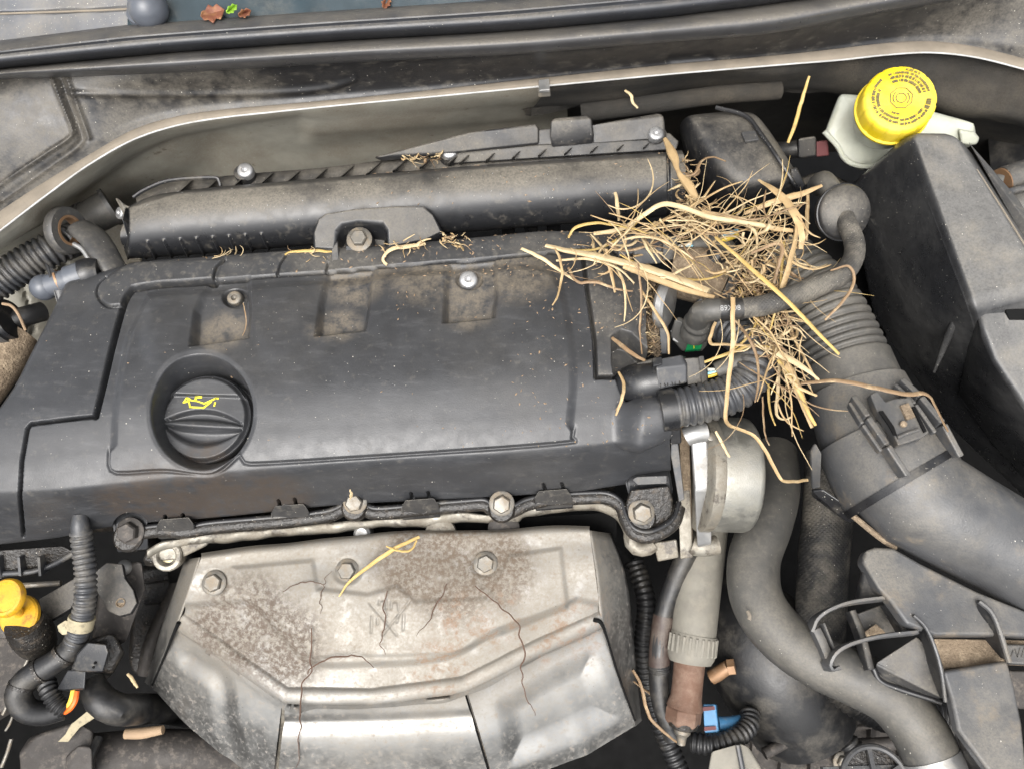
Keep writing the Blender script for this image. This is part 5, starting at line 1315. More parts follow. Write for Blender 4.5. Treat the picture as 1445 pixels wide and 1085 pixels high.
part(t, 'hook_dirt', hull(PP([(1216, 894, -.061), (1236, 880, -.06), (1250, 892, -.061), (1226, 902, -.062), (1230, 892, -.066)])), M['soil'])
part(t, 'lower_skirt', hull(PP([(1232, 936, -.056), (1294, 896, -.046), (1318, 920, -.046), (1330, 985, -.056), (1325, 990, -.062), (1250, 966, -.066), (1236, 950, -.064), (1300, 960, -.08), (1250, 960, -.08)])), M['black_dusty'], bevel=.002)
part(t, 'skirt_rim', tube(PP([(1232, 942, -.06), (1242, 960, -.062), (1270, 972, -.062), (1328, 990, -.06)]), .0022, n=10), M['black'])
part(t, 'raised_letters', merge(*[stroke(s_, 1.3, lambda pts: PP([(a, b, -.0356) for a, b in pts])) for s_ in ([(1427, 926), (1430, 917)], [(1433, 916), (1436, 926), (1440, 914)], [(1442, 926), (1446, 913)])]), M['black_dusty'])
single('lower_rail', 'brown shadowed rail below the bracket at the right edge', 'rail', hull(PP([(1420, 945, -.09), (1520, 945, -.09), (1520, 1000, -.1), (1425, 1000, -.1), (1420, 945, -.12), (1520, 1000, -.13)])), M['brown_pipe'], bevel=.002)
# bottom edge items
t = thing('spoked_cap', 'pale round spoked plastic cap cut by the bottom edge', 'cap', (1235, 1085, -.1))
cs = P(1236, 1104, -.09)
part(t, 'rim', tube(np.array([cs + .023 * np.array([math.cos(a), math.sin(a), 0]) for a in np.linspace(0, 2 * math.pi, 40)]), .0022, n=8), M['cover_dusty'])
for a in (1.62, 2.9, .5):
    part(t, 'spoke', obox(cs, cs + .022 * np.array([math.cos(a), math.sin(a), 0]), .003, .003), M['cover_dusty'])
part(t, 'dish', lathe(cs - np.array([0, 0, .004]), (0, 0, 1), [(.0225, -.002), (.0225, 0), (.005, .0005)], 36), M['grease'])
part(t, 'crossbar', obox(P(1160, 1088, -.095), P(1320, 1083, -.095), .006, .006), M['cover_dusty'])
t = thing('beige_bracket', 'small beige moulded block at the bottom edge under the sensor', 'bracket', (1030, 1075, -.17))
part(t, 'block', hull(PP([(1004, 1060, -.15), (1046, 1048, -.15), (1056, 1052, -.15), (1085, 1100, -.16), (996, 1105, -.16), (1004, 1060, -.2), (1085, 1100, -.2)])), M['sleeve'], bevel=.002)
part(t, 'rib', tube(PP([(1041, 1050, -.149), (1047, 1080, -.152), (1052, 1104, -.156)]), .0022, n=8), M['conduit'])
single('bottom_strut', 'dark strut rising at the bottom edge behind the hose end', 'strut', hull(PP([(1260, 1075, -.14), (1290, 1035, -.14), (1306, 1040, -.14), (1300, 1110, -.15), (1256, 1110, -.15), (1260, 1080, -.2), (1300, 1100, -.2)])), M['rubber'], bevel=.002)
single('thin_rod', 'thin dirty rod lying in the dark at the lower right', 'rod', tube(PP([(1078, 1063, -.2), (1110, 1048, -.2), (1160, 1030, -.21), (1270, 1022, -.22)]), [.005, .004, .0025, .002], n=10), M['brown_pipe'])

# ================================================================== UPPER LEFT HARDWARE
t = thing('lifting_eye', 'dusty grey forged lifting eye bracket at the upper left', 'bracket', (110, 350, -.05))
ec = P(94, 326, -.006); en = unit((-.75, -.35, .35))
V_, F_ = [], []
def ringlathe(c, a, prof, n=48):
    a = unit(a); u_ = unit(np.cross(a, (0, 0, 1))); v_ = np.cross(a, u_)
    g = np.arange(n) * 2 * math.pi / n
    V = np.vstack([np.asarray(c) + a * h + r_ * (np.cos(g)[:, None] * u_ + np.sin(g)[:, None] * v_) for r_, h in prof])
    return V, gridfaces(len(prof) + 0, n, True)
Rr, ri, th = .0195, .0115, .0042
prof = [(ri, -th), (Rr - .001, -th), (Rr, -th * .6), (Rr, th * .6), (Rr - .001, th), (ri + .001, th), (ri, th * .7), (ri, -th)]
part(t, 'eye_ring', ringlathe(ec, (.97, -.12, .25), prof), M['cover_dusty'], smooth=35)
part(t, 'eye_bush', ringlathe(ec, (.97, -.12, .25), [(ri - .0012, -th * 1.1), (ri + .0008, -th * 1.1), (ri + .0008, th * 1.12), (ri - .0012, th * 1.12), (ri - .0012, -th * 1.1)]), M['copper'])
part(t, 'arm', tube(PP([(112, 322, -.012), (130, 334, -.012), (146, 356, -.012), (160, 378, -.014), (176, 392, -.02)]), [.012, .0125, .0115, .0105, .0105], n=24, flat=.55, upref=(.5, .4, .8)), M['cover_dusty'])
part(t, 'arm_edge', tube(PP([(104, 345, -.012), (116, 352, -.013), (126, 366, -.015), (140, 380, -.018), (156, 388, -.02)]), .0022, n=10), M['alu_clean'])
t = thing('black_pipe_stub', 'dark ribbed pipe stub behind the lifting eye', 'pipe', (135, 300, -.05))
part(t, 'pipe', tube(PP([(100, 322, -.045), (125, 310, -.042), (150, 296, -.04), (158, 292, -.04)]), [.0135, .0145, .0155, .0155], n=28), M['rubber'])
for x, y in ((112, 316), (118, 313), (124, 310)):
    part(t, 'rib', tube(PP([(x, y, -.043), (x + 2.5, y - 1.4, -.0425)]), .0158, n=28), M['rubber'])
part(t, 'end_ring', tube(PP([(153, 294, -.04), (158, 291.5, -.04)]), .017, n=28), M['cover_dusty'])
t = thing('left_conduit', 'grey corrugated conduit running off the left edge', 'conduit', (40, 370, -.04))
part(t, 'hose', tube(PP([(-50, 428, -.03), (0, 396, -.03), (40, 370, -.028), (82, 348, -.03), (110, 336, -.04)]), .0145, n=28, corr=(.0049, .0022, 1.5)), M['conduit'], smooth=180)
t = thing('coolant_fitting', 'blue grey plastic pipe fitting beside the left cover corner', 'fitting', (100, 400, -.03))
part(t, 'tube', tube(PP([(58, 408, -.016), (80, 400, -.014), (104, 394, -.012), (122, 388, -.012)]), [.0085, .0088, .0092, .0095], n=24), M['capball'])
part(t, 'round_end', ball(P(62, 406, -.016), .0105, 12), M['capball'])
part(t, 'brown_ring', tube(PP([(83, 398, -.0135), (86, 397, -.0135)]), .0098, n=24), M['copper'])
part(t, 'cuff', tube(PP([(98, 395, -.0125), (118, 388, -.0115)]), .0108, n=24), M['capball'])
part(t, 'black_cap', tube(PP([(118, 389, -.0115), (128, 386, -.0115), (142, 384, -.012)]), [.0122, .0125, .0105], n=24), M['black_clean'])
t = thing('hose_coupling', 'black hose coupling with bright band at the left edge', 'coupling', (10, 460, -.05))
part(t, 'socket', tube(PP([(-40, 470, -.05), (-5, 458, -.045), (16, 450, -.042)]), [.017, .018, .017], n=30), M['black_clean'])
part(t, 'band', tube(PP([(-2, 457, -.0445), (9, 453, -.043)]), .0192, n=30), M['cover_dusty'])
part(t, 'brown_wire', tube(PP([(4, 429, -.026), (16, 432, -.022), (26, 444, -.024), (36, 466, -.035)]), .0012, n=8), M['wood'])
part(t, 'pipe', tube(PP([(20, 452, -.05), (38, 446, -.052), (60, 440, -.06)]), .0085, n=18), M['rubber_dark'])
single('torn_lagging', 'torn dusty beige lagging wrapped pipe at the left edge', 'pipe', tube(PP([(-40, 560, -.07), (-10, 522, -.065), (14, 492, -.06), (34, 470, -.06)]), [.02, .019, .017, .012], n=24), M['soil'])

# ================================================================== LOWER LEFT HARDWARE
t = thing('ribbed_tray', 'black ribbed plastic tray below the left cover end', 'tray', (40, 800, -.1))
part(t, 'tray', hull(PP([(-60, 780, -.085), (90, 770, -.085), (108, 780, -.09), (60, 806, -.1), (-60, 826, -.1), (-60, 790, -.14), (100, 785, -.14), (50, 812, -.14)])), M['grease'], bevel=.0015)
part(t, 'tray_rim', tube(PP([(-60, 812, -.094), (0, 809, -.094), (45, 806, -.094), (75, 796, -.094), (104, 780, -.09)]), .0022, n=10), M['conduit'])
for x in (4, 33, 61):
    part(t, 'rib', obox(P(x, 782, -.088), P(x + 2, 808, -.096), .002, .012), M['conduit'])
part(t, 'metal_strip', tube(PP([(-60, 828, -.1), (20, 826, -.1), (86, 822, -.1)]), .0022, n=8), M['bolt'])
t = thing('oil_dipstick', 'yellow round dipstick handle at the lower left edge', 'dipstick', (20, 870, -.1))
dn = unit((-.08, -.1, 1))
part(t, 'top_knob', lathe(P(8, 843, -.056), dn, [(.005, -.005), (.0125, -.004), (.0138, -.0025), (.0138, .0), (.0125, .0018), (.0105, .002), (.0098, .0012), (.003, .0016)], 48), M['yellow_dip'])
part(t, 'lower_disc', lathe(P(28, 868, -.078), dn, [(.012, -.003), (.0148, -.002), (.0148, .001), (.0135, .0022), (.006, .0016)], 48), M['yellow_dip'])
part(t, 'neck', tube(PP([(29, 868, -.082), (24, 860, -.070), (14, 848, -.058)]), .0035, n=14), M['yellow_dip'])
part(t, 'tube_socket', tube(PP([(34, 878, -.078), (44, 892, -.09), (52, 906, -.11)]), [.0135, .0155, .014], n=24), M['grease'])
t = thing('wiring_conduit', 'black ringed wiring conduit hanging from the cover front left', 'conduit', (115, 840, -.08))
part(t, 'nipple', tube(PP([(113, 726, -.042), (113, 740, -.044), (114, 752, -.048)]), [.0048, .0062, .0066], n=18), M['conduit'])
part(t, 'hose', tube(PP([(114, 748, -.048), (117, 775, -.055), (121, 810, -.06), (120, 845, -.066), (114, 880, -.075), (104, 910, -.085)]), .0078, n=24, corr=(.0041, .0013, 1.6)), M['conduit'], smooth=180)
part(t, 'tie_clip', tube(PP([(116, 870, -.0725), (112, 886, -.0765)]), .0092, n=20), M['label_tag'])
part(t, 'tie_head', hull(PP([(80, 882, -.07), (92, 874, -.066), (106, 880, -.068), (106, 894, -.074), (88, 896, -.076), (82, 890, -.085), (104, 890, -.085)])), M['label_tag'], bevel=.001)
t = thing('taped_harness', 'thick black tape wrapped cable harness at the lower left', 'harness', (70, 950, -.12))
part(t, 'harness', tube(PP([(110, 898, -.082), (98, 918, -.088), (70, 938, -.092), (40, 956, -.096), (26, 978, -.1), (36, 1000, -.108), (60, 1006, -.115), (90, 1000, -.12)]), [.0085, .0085, .0088, .009, .0092, .009, .0088, .008], n=22, step=.003), M['rubber_dark'])
for (a, b) in (((92, 922, -.0888), (88, 926, -.0892)), ((60, 944, -.0933), (55, 947, -.0937)), ((32, 964, -.0972), (30, 969, -.098))):
    part(t, 'tape_turn', tube(PP([a, b]), .0096, n=22), M['grease'])
t = thing('injector_plug', 'black rectangular plug with yellow and orange wires at lower left', 'connector', (115, 945, -.1))
part(t, 'housing', hull(PP([(108, 922, -.078), (124, 905, -.074), (150, 908, -.074), (154, 920, -.076), (146, 948, -.086), (116, 948, -.086), (100, 945, -.088), (110, 922, -.1), (152, 918, -.1), (146, 948, -.11), (102, 945, -.11)])), M['black_clean'], bevel=.0015)
part(t, 'wire_boot', hull(PP([(96, 944, -.09), (122, 944, -.088), (120, 972, -.095), (90, 974, -.097), (80, 972, -.1), (96, 944, -.11), (122, 946, -.11), (120, 974, -.115), (86, 976, -.115)])), M['black_clean'], bevel=.0015)
for dx in (0, 1):
    part(t, 'pin_hole', lathe(P(134 - dx * 2, 935 + dx * 6, -.0805), (0, -.2, 1), [(.001, -.0005), (.001, .0002), (.0008, .0003)], 10), M['deep'])
part(t, 'wire', tube(PP([(104, 974, -.1), (102, 984, -.1), (98, 994, -.102), (92, 1000, -.106)]), .0021, n=8), M['wire_yellow'])
part(t, 'wire', tube(PP([(108, 975, -.1), (106, 988, -.1), (100, 998, -.102), (92, 1004, -.106)]), .0021, n=8), M['orange'])
part(t, 'ribbed_tail', tube(PP([(94, 1002, -.106), (80, 992, -.104), (70, 976, -.102), (66, 962, -.104)]), .0068, n=18, corr=(.0032, .0014)), M['rubber_dark'])
t = thing('slotted_lug', 'dusty black flat lug plate with a hole right of the ringed conduit', 'bracket', (160, 840, -.1))
lug = [(134, 806), (150, 793), (172, 795), (176, 815), (188, 832), (193, 850), (184, 865), (168, 869), (152, 862), (142, 845), (134, 830)]
part(t, 'plate', prism(PP([(a, b, -.082 - (b - 800) * .00012) for a, b in lug]), .005), M['black_dusty'], bevel=.001)
part(t, 'hole', lathe(P(170, 850, -.0875), (0, 0, 1), [(.0035, -.001), (.0035, .0006), (.0028, .0006), (.0026, -.0005)], 20), M['soil'])
part(t, 'arm_plate', prism(PP([(54, 845, -.095), (110, 812, -.09), (114, 830, -.092), (100, 858, -.098), (64, 880, -.1)]), .005), M['black_dusty'], bevel=.001)
t = thing('corner_casting', 'oily brown casting block below the lug plate', 'casting', (160, 850, -.14))
part(t, 'block', hull(PP([(150, 800, -.098), (200, 790, -.096), (205, 830, -.106), (178, 905, -.12), (130, 900, -.12), (140, 830, -.105), (150, 800, -.16), (205, 830, -.18), (170, 910, -.2), (130, 900, -.19)])), M['brown_pipe'], bevel=.003)
part(t, 'grease_cap', ball(P(176, 800, -.098), .006, 10), M['alu_clean'])
part(t, 'black_body', hull(PP([(120, 905, -.094), (160, 890, -.1), (176, 920, -.11), (160, 950, -.12), (120, 945, -.12), (120, 905, -.18), (176, 920, -.2), (150, 960, -.2)])), M['grease'], bevel=.004)
t = thing('wrapped_hose', 'black wrapped hose running from the plug to under the shield', 'hose', (180, 990, -.16))
part(t, 'hose', tube(PP([(128, 962, -.125), (140, 985, -.125), (165, 1000, -.13), (200, 1000, -.17), (235, 1000, -.21), (280, 1010, -.25)]), [.010, .0115, .012, .0122, .012, .012], n=26), M['rubber_dark'])
t = thing('exhaust_pipe', 'scaled brown steel pipe along the lower left bottom edge', 'pipe', (200, 1062, -.2))
part(t, 'pipe', tube(PP([(130, 1068, -.19), (210, 1062, -.195), (300, 1064, -.21), (400, 1080, -.25)]), .0185, n=32), M['brown_pipe'])
part(t, 'flange', hull(PP([(26, 1062, -.17), (50, 1036, -.165), (110, 1016, -.165), (132, 1030, -.165), (136, 1100, -.17), (30, 1105, -.17), (40, 1040, -.21), (136, 1060, -.21)])), M['brown_pipe'], bevel=.003)
part(t, 'clamp_ear', hull(PP([(92, 1068, -.155), (112, 1050, -.15), (130, 1052, -.15), (132, 1105, -.155), (92, 1105, -.155), (100, 1060, -.18), (132, 1090, -.18)])), M['brown_pipe'], bevel=.002)
part(t, 'clamp_strap', tube(PP([(140, 1040, -.168), (128, 1068, -.163), (122, 1105, -.166)]), .0035, n=10), M['rubber_dark'])
t = thing('paper_tag', 'dirty beige printed tag strip lying on the lower left pipe', 'tag', (105, 1025, -.15))
part(t, 'strip', prism(PP([(82, 1046, -.158), (96, 1046, -.158), (112, 1026, -.154), (137, 1010, -.15), (138, 1001, -.15), (122, 1004, -.15), (100, 1022, -.154), (92, 1036, -.156)]), .0008), M['label_tag'])
single('dry_stick', 'short peeled stick lying on the lower left pipe', 'stick', tube(PP([(177, 1035, -.168), (200, 1034, -.168), (230, 1029, -.167)]), [.004, .0045, .0035], n=10), M['wood'])
t = thing('frame_rail', 'bare steel edged frame rail at the lower left corner', 'rail', (10, 960, -.16))
part(t, 'plate', prism(PP([(-60, 900, -.15), (20, 896, -.14), (44, 904, -.14), (40, 930, -.142), (6, 1000, -.15), (-60, 1040, -.16)]), .02), M['brown_pipe'], bevel=.002)
part(t, 'edge', tube(PP([(51, 904, -.125), (30, 950, -.13), (4, 1008, -.135)]), .0014, n=8), M['bolt'])
part(t, 'edge', tube(PP([(60, 912, -.128), (46, 940, -.13), (36, 962, -.133)]), .0011, n=8), M['bolt'])
part(t, 'edge', tube(PP([(22, 998, -.13), (14, 1020, -.132), (8, 1030, -.134)]), .001, n=8), M['bolt'])
part(t, 'edge', tube(PP([(16, 1042, -.14), (10, 1062, -.142), (2, 1082, -.144)]), .0014, n=8), M['bolt'])
single('side_sill', 'grey brown body sill behind the dipstick at the left edge', 'sill', hull(PP([(-60, 870, -.115), (20, 872, -.115), (26, 900, -.12), (-60, 905, -.12), (-60, 870, -.14), (26, 900, -.14)])), M['brown_pipe'], bevel=.002)

# dim things further down in the bay
def deep_tube(name, label, cat, pts, r, m='rubber_dark', **k):
    single(name, label, cat, tube(PP(pts), r, n=18, **k), M[m])
deep_tube('gearbox_pipe', 'dim thin pipe deep in the gap below the grey S hose', 'pipe', [(1060, 1000, -.26), (1120, 1035, -.27), (1200, 1050, -.27), (1290, 1046, -.27)], .006, 'brown_pipe')
deep_tube('loom_tube', 'dim black loom tube deep in the gap above the spoked cap', 'loom', [(1075, 960, -.27), (1130, 990, -.26), (1190, 1040, -.25), (1230, 1090, -.25)], .010, corr=(.005, .0015))
deep_tube('loom_tube', 'dim black loom tube right of the heat shield edge', 'loom', [(895, 790, -.2), (912, 850, -.2), (908, 920, -.22), (925, 1000, -.24), (960, 1090, -.25)], .009, corr=(.005, .0012))
deep_tube('drain_pipe', 'dim metal pipe in the dark gap left of the heat shield', 'pipe', [(262, 800, -.2), (240, 850, -.2), (215, 905, -.2), (205, 950, -.21)], .007, 'brown_pipe')
deep_tube('brake_line', 'thin dim brake line crossing behind the filter box', 'pipe', [(1085, 250, -.1), (1120, 262, -.1), (1160, 250, -.1), (1230, 280, -.11)], .004, 'bolt')
t = thing('gearbox_casting', 'dim ribbed gearbox casting deep at the lower right', 'casting', (1150, 1020, -.33))
part(t, 'body', hull(PP([(1040, 960, -.30), (1300, 930, -.30), (1330, 1100, -.30), (1030, 1110, -.30), (1040, 960, -.4), (1330, 1100, -.4)])), M['brown_pipe'], bevel=.006)
for k in range(6):
    part(t, 'rib', obox(P(1070 + 40 * k, 960, -.296), P(1060 + 42 * k, 1090, -.296), .005, .012), M['brown_pipe'])
for x_, y_ in ((1110, 985), (1190, 1075), (1260, 1000)):
    bolt(t, x_, y_, -.292, .007, m='bolt')
t = thing('block_casting', 'dim oily block casting in the gap left of the heat shield', 'casting', (225, 850, -.25))
part(t, 'body', hull(PP([(190, 800, -.215), (275, 790, -.215), (250, 960, -.225), (180, 950, -.225), (190, 800, -.3), (275, 790, -.3), (250, 960, -.3)])), M['grease'], bevel=.006)
for k in range(4):
    part(t, 'rib', obox(P(205, 820 + 30 * k, -.212), P(262, 812 + 30 * k, -.212), .004, .008), M['grease'])

# ================================================================== STRAW AND DEBRIS
STRAWS = 0
def straw(label, pts, w, k=0, flat=.5, taper=(.75, 1, .9, .6), twist=0):
    m_ = max(8, len(pts) * 3)
    sc_ = np.array([1, 1, 2000.])
    pts = crom(np.array(pts) * sc_, m_) / sc_
    pts[1:-1] += np.array([[random.gauss(0, .3), random.gauss(0, .3), random.gauss(0, .00015)] for _ in range(m_ - 2)])
    n = len(pts)
    tw = np.interp(np.linspace(0, 1, n), np.linspace(0, 1, len(taper)), taper)
    wm = w * mpp(P(*pts[n // 2])) * .55
    single('straw_stalk', label, 'straw', tube(PP(pts), tw * wm, n=8, step=max(.0012, wm * .8), flat=flat, upref=(random.uniform(-.5, .5), random.uniform(-.5, .3), 1)), M['straw%d' % k])
S = straw
S('thickest pale straw lying from the rear rail across to the hose elbow', [(770, 347, .012), (800, 354, .016), (850, 364, .024), (900, 376, .026), (950, 392, .03), (1000, 412, .036)], 13, 1, .6, (.5, .9, 1, .9))
S('thick straw just below the thickest one, split at the end', [(880, 376, .026), (920, 392, .028), (965, 408, .032), (1008, 420, .04)], 9, 0, .6)
S('thin straw with pale cut tip leftmost on the engine cover', [(736, 351, .008), (760, 362, .01), (790, 382, .007), (812, 396, .004)], 5, 1)
S('wiry straw arching over the right seam of the cover', [(785, 368, .012), (830, 366, .02), (870, 378, .018), (895, 400, .012)], 4, 1)
S('curled straw lying on the right end panel', [(802, 378, .006), (815, 398, .008), (840, 398, .01), (870, 408, .008), (893, 411, .008)], 4, 2)
S('short flat straw standing up between wiry ones on the cover', [(856, 352, .02), (862, 385, .014), (868, 413, .006)], 6, 0)
S('straw bent over the metal disc', [(900, 372, .03), (905, 420, .02), (903, 470, .006), (906, 500, .004)], 4, 2)
S('curved straw hanging down right of the cover pocket', [(905, 410, .02), (925, 440, .022), (942, 470, .018), (944, 500, .012)], 4.5, 0)
S('twig lying across the black connector pocket', [(864, 477, .008), (880, 490, .012), (898, 503, .016), (910, 509, .018)], 6, 2, .7)
S('drooping straw at the left end of the sensor connector', [(873, 525, .006), (880, 540, .010), (878, 560, .012), (869, 586, .006)], 4.5, 0)
S('long yellow straw stretched diagonally over the ribbed hose', [(1010, 335, .052), (1050, 370, .058), (1090, 405, .062), (1140, 455, .058), (1184, 500, .046)], 7, 3, .5, (.7, 1, .9, .6))
S('broad flat blade crossing the resonator box corner', [(1070, 254, .036), (1092, 268, .044), (1118, 295, .05), (1131, 330, .05), (1130, 352, .046)], 11, 0, .2, (.3, 1, 1, .5))
S('thick straw crossing behind toward the valve disc', [(1050, 302, .036), (1090, 286, .044), (1130, 274, .048), (1160, 262, .05)], 9, 0, .4, (.5, .9, 1, .4))
S('upright thin straw stem in front of the white tank', [(1112, 202, .0), (1122, 175, .01), (1132, 140, .02), (1142, 108, .03)], 5, 3, .6)
S('straight stem hanging left of the valve disc', [(1140, 275, .03), (1139, 305, .024), (1138, 340, .016)], 5, 0)
S('long straw arching from the plenum end to the bellows', [(838, 330, .02), (880, 322, .03), (930, 290, .044), (960, 292, .05), (1000, 306, .05), (1060, 316, .05), (1118, 326, .044)], 6.5, 1, .5)
S('thick jointed straw lying below the long arch', [(990, 300, .042), (1040, 310, .046), (1090, 322, .046), (1119, 326, .046)], 9, 0, .6)
S('dangling straw falling over the grey conduit and pump', [(1034, 420, .055), (1034, 445, .054), (1034, 482, .044), (1028, 540, .034), (1024, 585, .026), (1030, 600, .012), (1060, 612, .004), (1078, 632, -.002), (1094, 662, -.012), (1106, 678, -.016), (1140, 677, .008)], 6, 0, .35, (1, 1, .8, .8, .6))
S('straw kinked around the quick connector', [(1010, 455, .03), (1001, 482, .026), (1010, 486, .028), (1060, 488, .034), (1090, 494, .036)], 5, 0)
S('straw laid from the sensor connector up to the ridged tip', [(994, 511, .022), (1030, 498, .03), (1060, 488, .034), (1086, 490, .034)], 4.5, 3)
S('frayed straw bundle pointing down beside the bellows', [(1086, 470, .03), (1100, 500, .034), (1118, 530, .034), (1132, 565, .028), (1146, 603, .022)], 13, 0, .5, (.6, 1, .9, .35))
S('second splinter beside the frayed bundle', [(1098, 508, .036), (1124, 545, .034), (1140, 580, .03), (1151, 600, .026)], 6, 3, .5)
S('short splinter leaving the frayed bundle to the right', [(1110, 530, .036), (1130, 548, .036), (1153, 558, .034)], 5, 0)
S('pointed straw lying across the lower bellows', [(1098, 498, .042), (1130, 516, .046), (1156, 536, .046)], 10, 1, .4, (1, .8, .25))
S('brown ribbon of grass draped over the clip collar', [(1130, 541, .038), (1180, 537, .046), (1230, 546, .05), (1280, 556, .05), (1308, 556, .046), (1322, 578, .042), (1338, 608, .03)], 7, 2, .3)
S('curved grass loop over the breather hose bend', [(1164, 452, .048), (1190, 425, .054), (1205, 398, .056), (1198, 376, .06), (1172, 382, .06)], 4, 2)
S('curling straw dropping beside the pump drum', [(1100, 505, .03), (1098, 545, .02), (1096, 585, .0), (1112, 592, -.002), (1116, 588, 0)], 4.5, 1)
S('loose straw hanging toward the pump drum', [(1076, 560, .012), (1078, 600, -.01), (1082, 622, -.02), (1086, 628, -.02)], 3.5, 2)
S('short straw lying on the pump drum', [(1010, 608, -.006), (1020, 628, -.01), (1034, 652, -.012)], 4, 1)
S('straw leaning upright on the plenum end', [(868, 272, .016), (871, 290, .014), (873, 312, .0)], 5, 1)
S('yellow green blade at the foot of the plenum', [(802, 336, .002), (812, 322, .008), (840, 315, .012), (866, 318, .014)], 4.5, 3)
S('stalk head jammed between plenum and resonator box', [(938, 196, .014), (952, 225, .02), (958, 245, .022), (972, 262, .024), (984, 284, .026)], 13, 0, .6, (.4, 1, .4, 1, .5))
S('ribbon of straw curling against the resonator box', [(962, 250, .02), (980, 245, .026), (990, 228, .026), (1005, 222, .026), (1024, 228, .028)], 5, 2)
S('upright pair of blades between bellows and straw pile', [(1100, 420, .042), (1112, 380, .05), (1122, 340, .052), (1124, 318, .05)], 9, 0, .35)
S('straw rising from the pile beside the bellows', [(1092, 400, .04), (1100, 370, .05), (1104, 352, .052), (1096, 344, .052), (1060, 358, .05)], 5, 2)
S('dry stalk lying from the bolt hood to the rear rail', [(470, 356, -.004), (440, 354, -.002), (410, 356, -.004), (402, 360, -.004)], 5, 3)
S('forked rootlet stalk at the right foot of the bolt hood', [(600, 344, .0), (575, 348, .004), (552, 352, .004), (540, 366, .0), (546, 374, .0)], 6, 1)
S('yellow straw leaning on the heat shield top edge', [(592, 757, -.062), (560, 772, -.062), (525, 795, -.064), (492, 822, -.068), (478, 842, -.072)], 5.5, 3, .5, (.7, 1, .8, .3))
S('second thinner straw beside the one on the heat shield', [(588, 762, -.06), (580, 775, -.06), (564, 777, -.06), (545, 770, -.062)], 3, 3)
S('bent straw right of the heat shield', [(893, 945, -.16), (905, 968, -.16), (915, 1008, -.165), (940, 1035, -.165), (958, 1048, -.16)], 4.5, 2)
S('straw tucked beside the heat shield corner', [(893, 960, -.17), (918, 980, -.17), (930, 1000, -.17), (936, 1022, -.17)], 3.5, 2)
S('pale blade in the hollow left of the heat shield', [(180, 950, -.13), (188, 960, -.13), (194, 970, -.13)], 4.5, 1)
S('twisted dry grass hanging on the felt mat', [(882, 128, .014), (890, 134, .014), (893, 145, .01), (900, 153, .008)], 4, 1)
S('dry bud standing at the cover front behind the bolt', [(494, 690, -.03), (496, 697, -.034), (494, 704, -.04)], 5, 1, .8, (.3, 1, .4))
S('tawny grass strand on the scoop right of the screw', [(343, 428, .004), (346, 442, .004), (347, 462, .0), (342, 474, 0)], 1.8, 2)

# rootlets on the shield
def root(label, pts, w=2.2):
    tw = np.interp(np.linspace(0, 1, len(pts) * 3), [0, .5, 1], [.7, 1, .35])
    pts = crom(np.array(pts) * np.array([1, 1, 3000.]), len(pts) * 3) / np.array([1, 1, 3000.]) + np.array([[random.gauss(0, 1.6), random.gauss(0, 1.0), random.uniform(0, .002)] for _ in range(len(pts) * 3)])
    single('rootlet', label, 'rootlet', tube(PP(pts), tw * w * .0002, n=6, step=.002), M['root'])
def sz(py_):
    return float(np.interp(py_, [750, 800, 880, 985, 1090, 1115], [-.068, -.071, -.077, -.093, -.150, -.163]))
def rz(pts, lift=.0025):
    return [(a, b, sz(b) + lift) for a, b in pts]
root('dark rootlet running down the left seam of the heat shield', rz([(441, 885), (438, 920), (434, 950), (424, 975), (424, 1020), (418, 1080)]), 3)
root('branching rootlet across the middle of the heat shield', rz([(434, 950), (450, 936), (480, 926), (510, 926), (528, 942)]), 3)
root('short straight rootlet over the stamped mark on the shield', rz([(546, 832), (543, 870), (537, 908), (545, 924)]), 2.6)
root('slanting rootlet right of the stamped mark on the shield', rz([(632, 822), (618, 850), (600, 880), (588, 896)]), 2.4)
root('longest rootlet hanging over the right half of the shield', rz([(668, 826), (700, 850), (722, 870), (734, 895), (740, 920), (736, 945), (744, 985), (756, 1010)], .004), 3)
root('thin reddish rootlet at the upper left of the shield', rz([(398, 834), (420, 824), (446, 820), (456, 826), (462, 812), (468, 806)]), 1.8)
root('rootlet hanging from the thin reddish one', rz([(456, 824), (452, 845), (453, 865)]), 1.6)

# fine tangle: nobody could count it
def tangle(cx, cy, rx, ry, z0, z1, n, L=(18, 60), w=(.9, 2.0)):
    out = []
    for _ in range(n):
        a = random.uniform(0, 2 * math.pi); q_ = math.sqrt(random.random())
        x_, y_ = cx + rx * q_ * math.cos(a), cy + ry * q_ * math.sin(a)
        z_ = random.uniform(z0, z1)
        th = random.gauss(.3, .75); cv = random.gauss(0, .42)
        l = random.uniform(*L) / 4
        pts = []
        for k in range(5):
            pts.append((x_, y_, z_))
            th += cv + random.gauss(0, .25)
            x_ += l * math.cos(th); y_ += l * math.sin(th) * .8; z_ += random.gauss(-.0005, .0025)
        wm = random.uniform(*w) * random.choice((.0003, .0004, .00075))
        out.append(tube(PP(pts), [wm, wm, wm, wm * .8, wm * .4], n=5, step=.002, flat=.5))
    return out
groups = {0: [], 1: [], 2: [], 3: []}
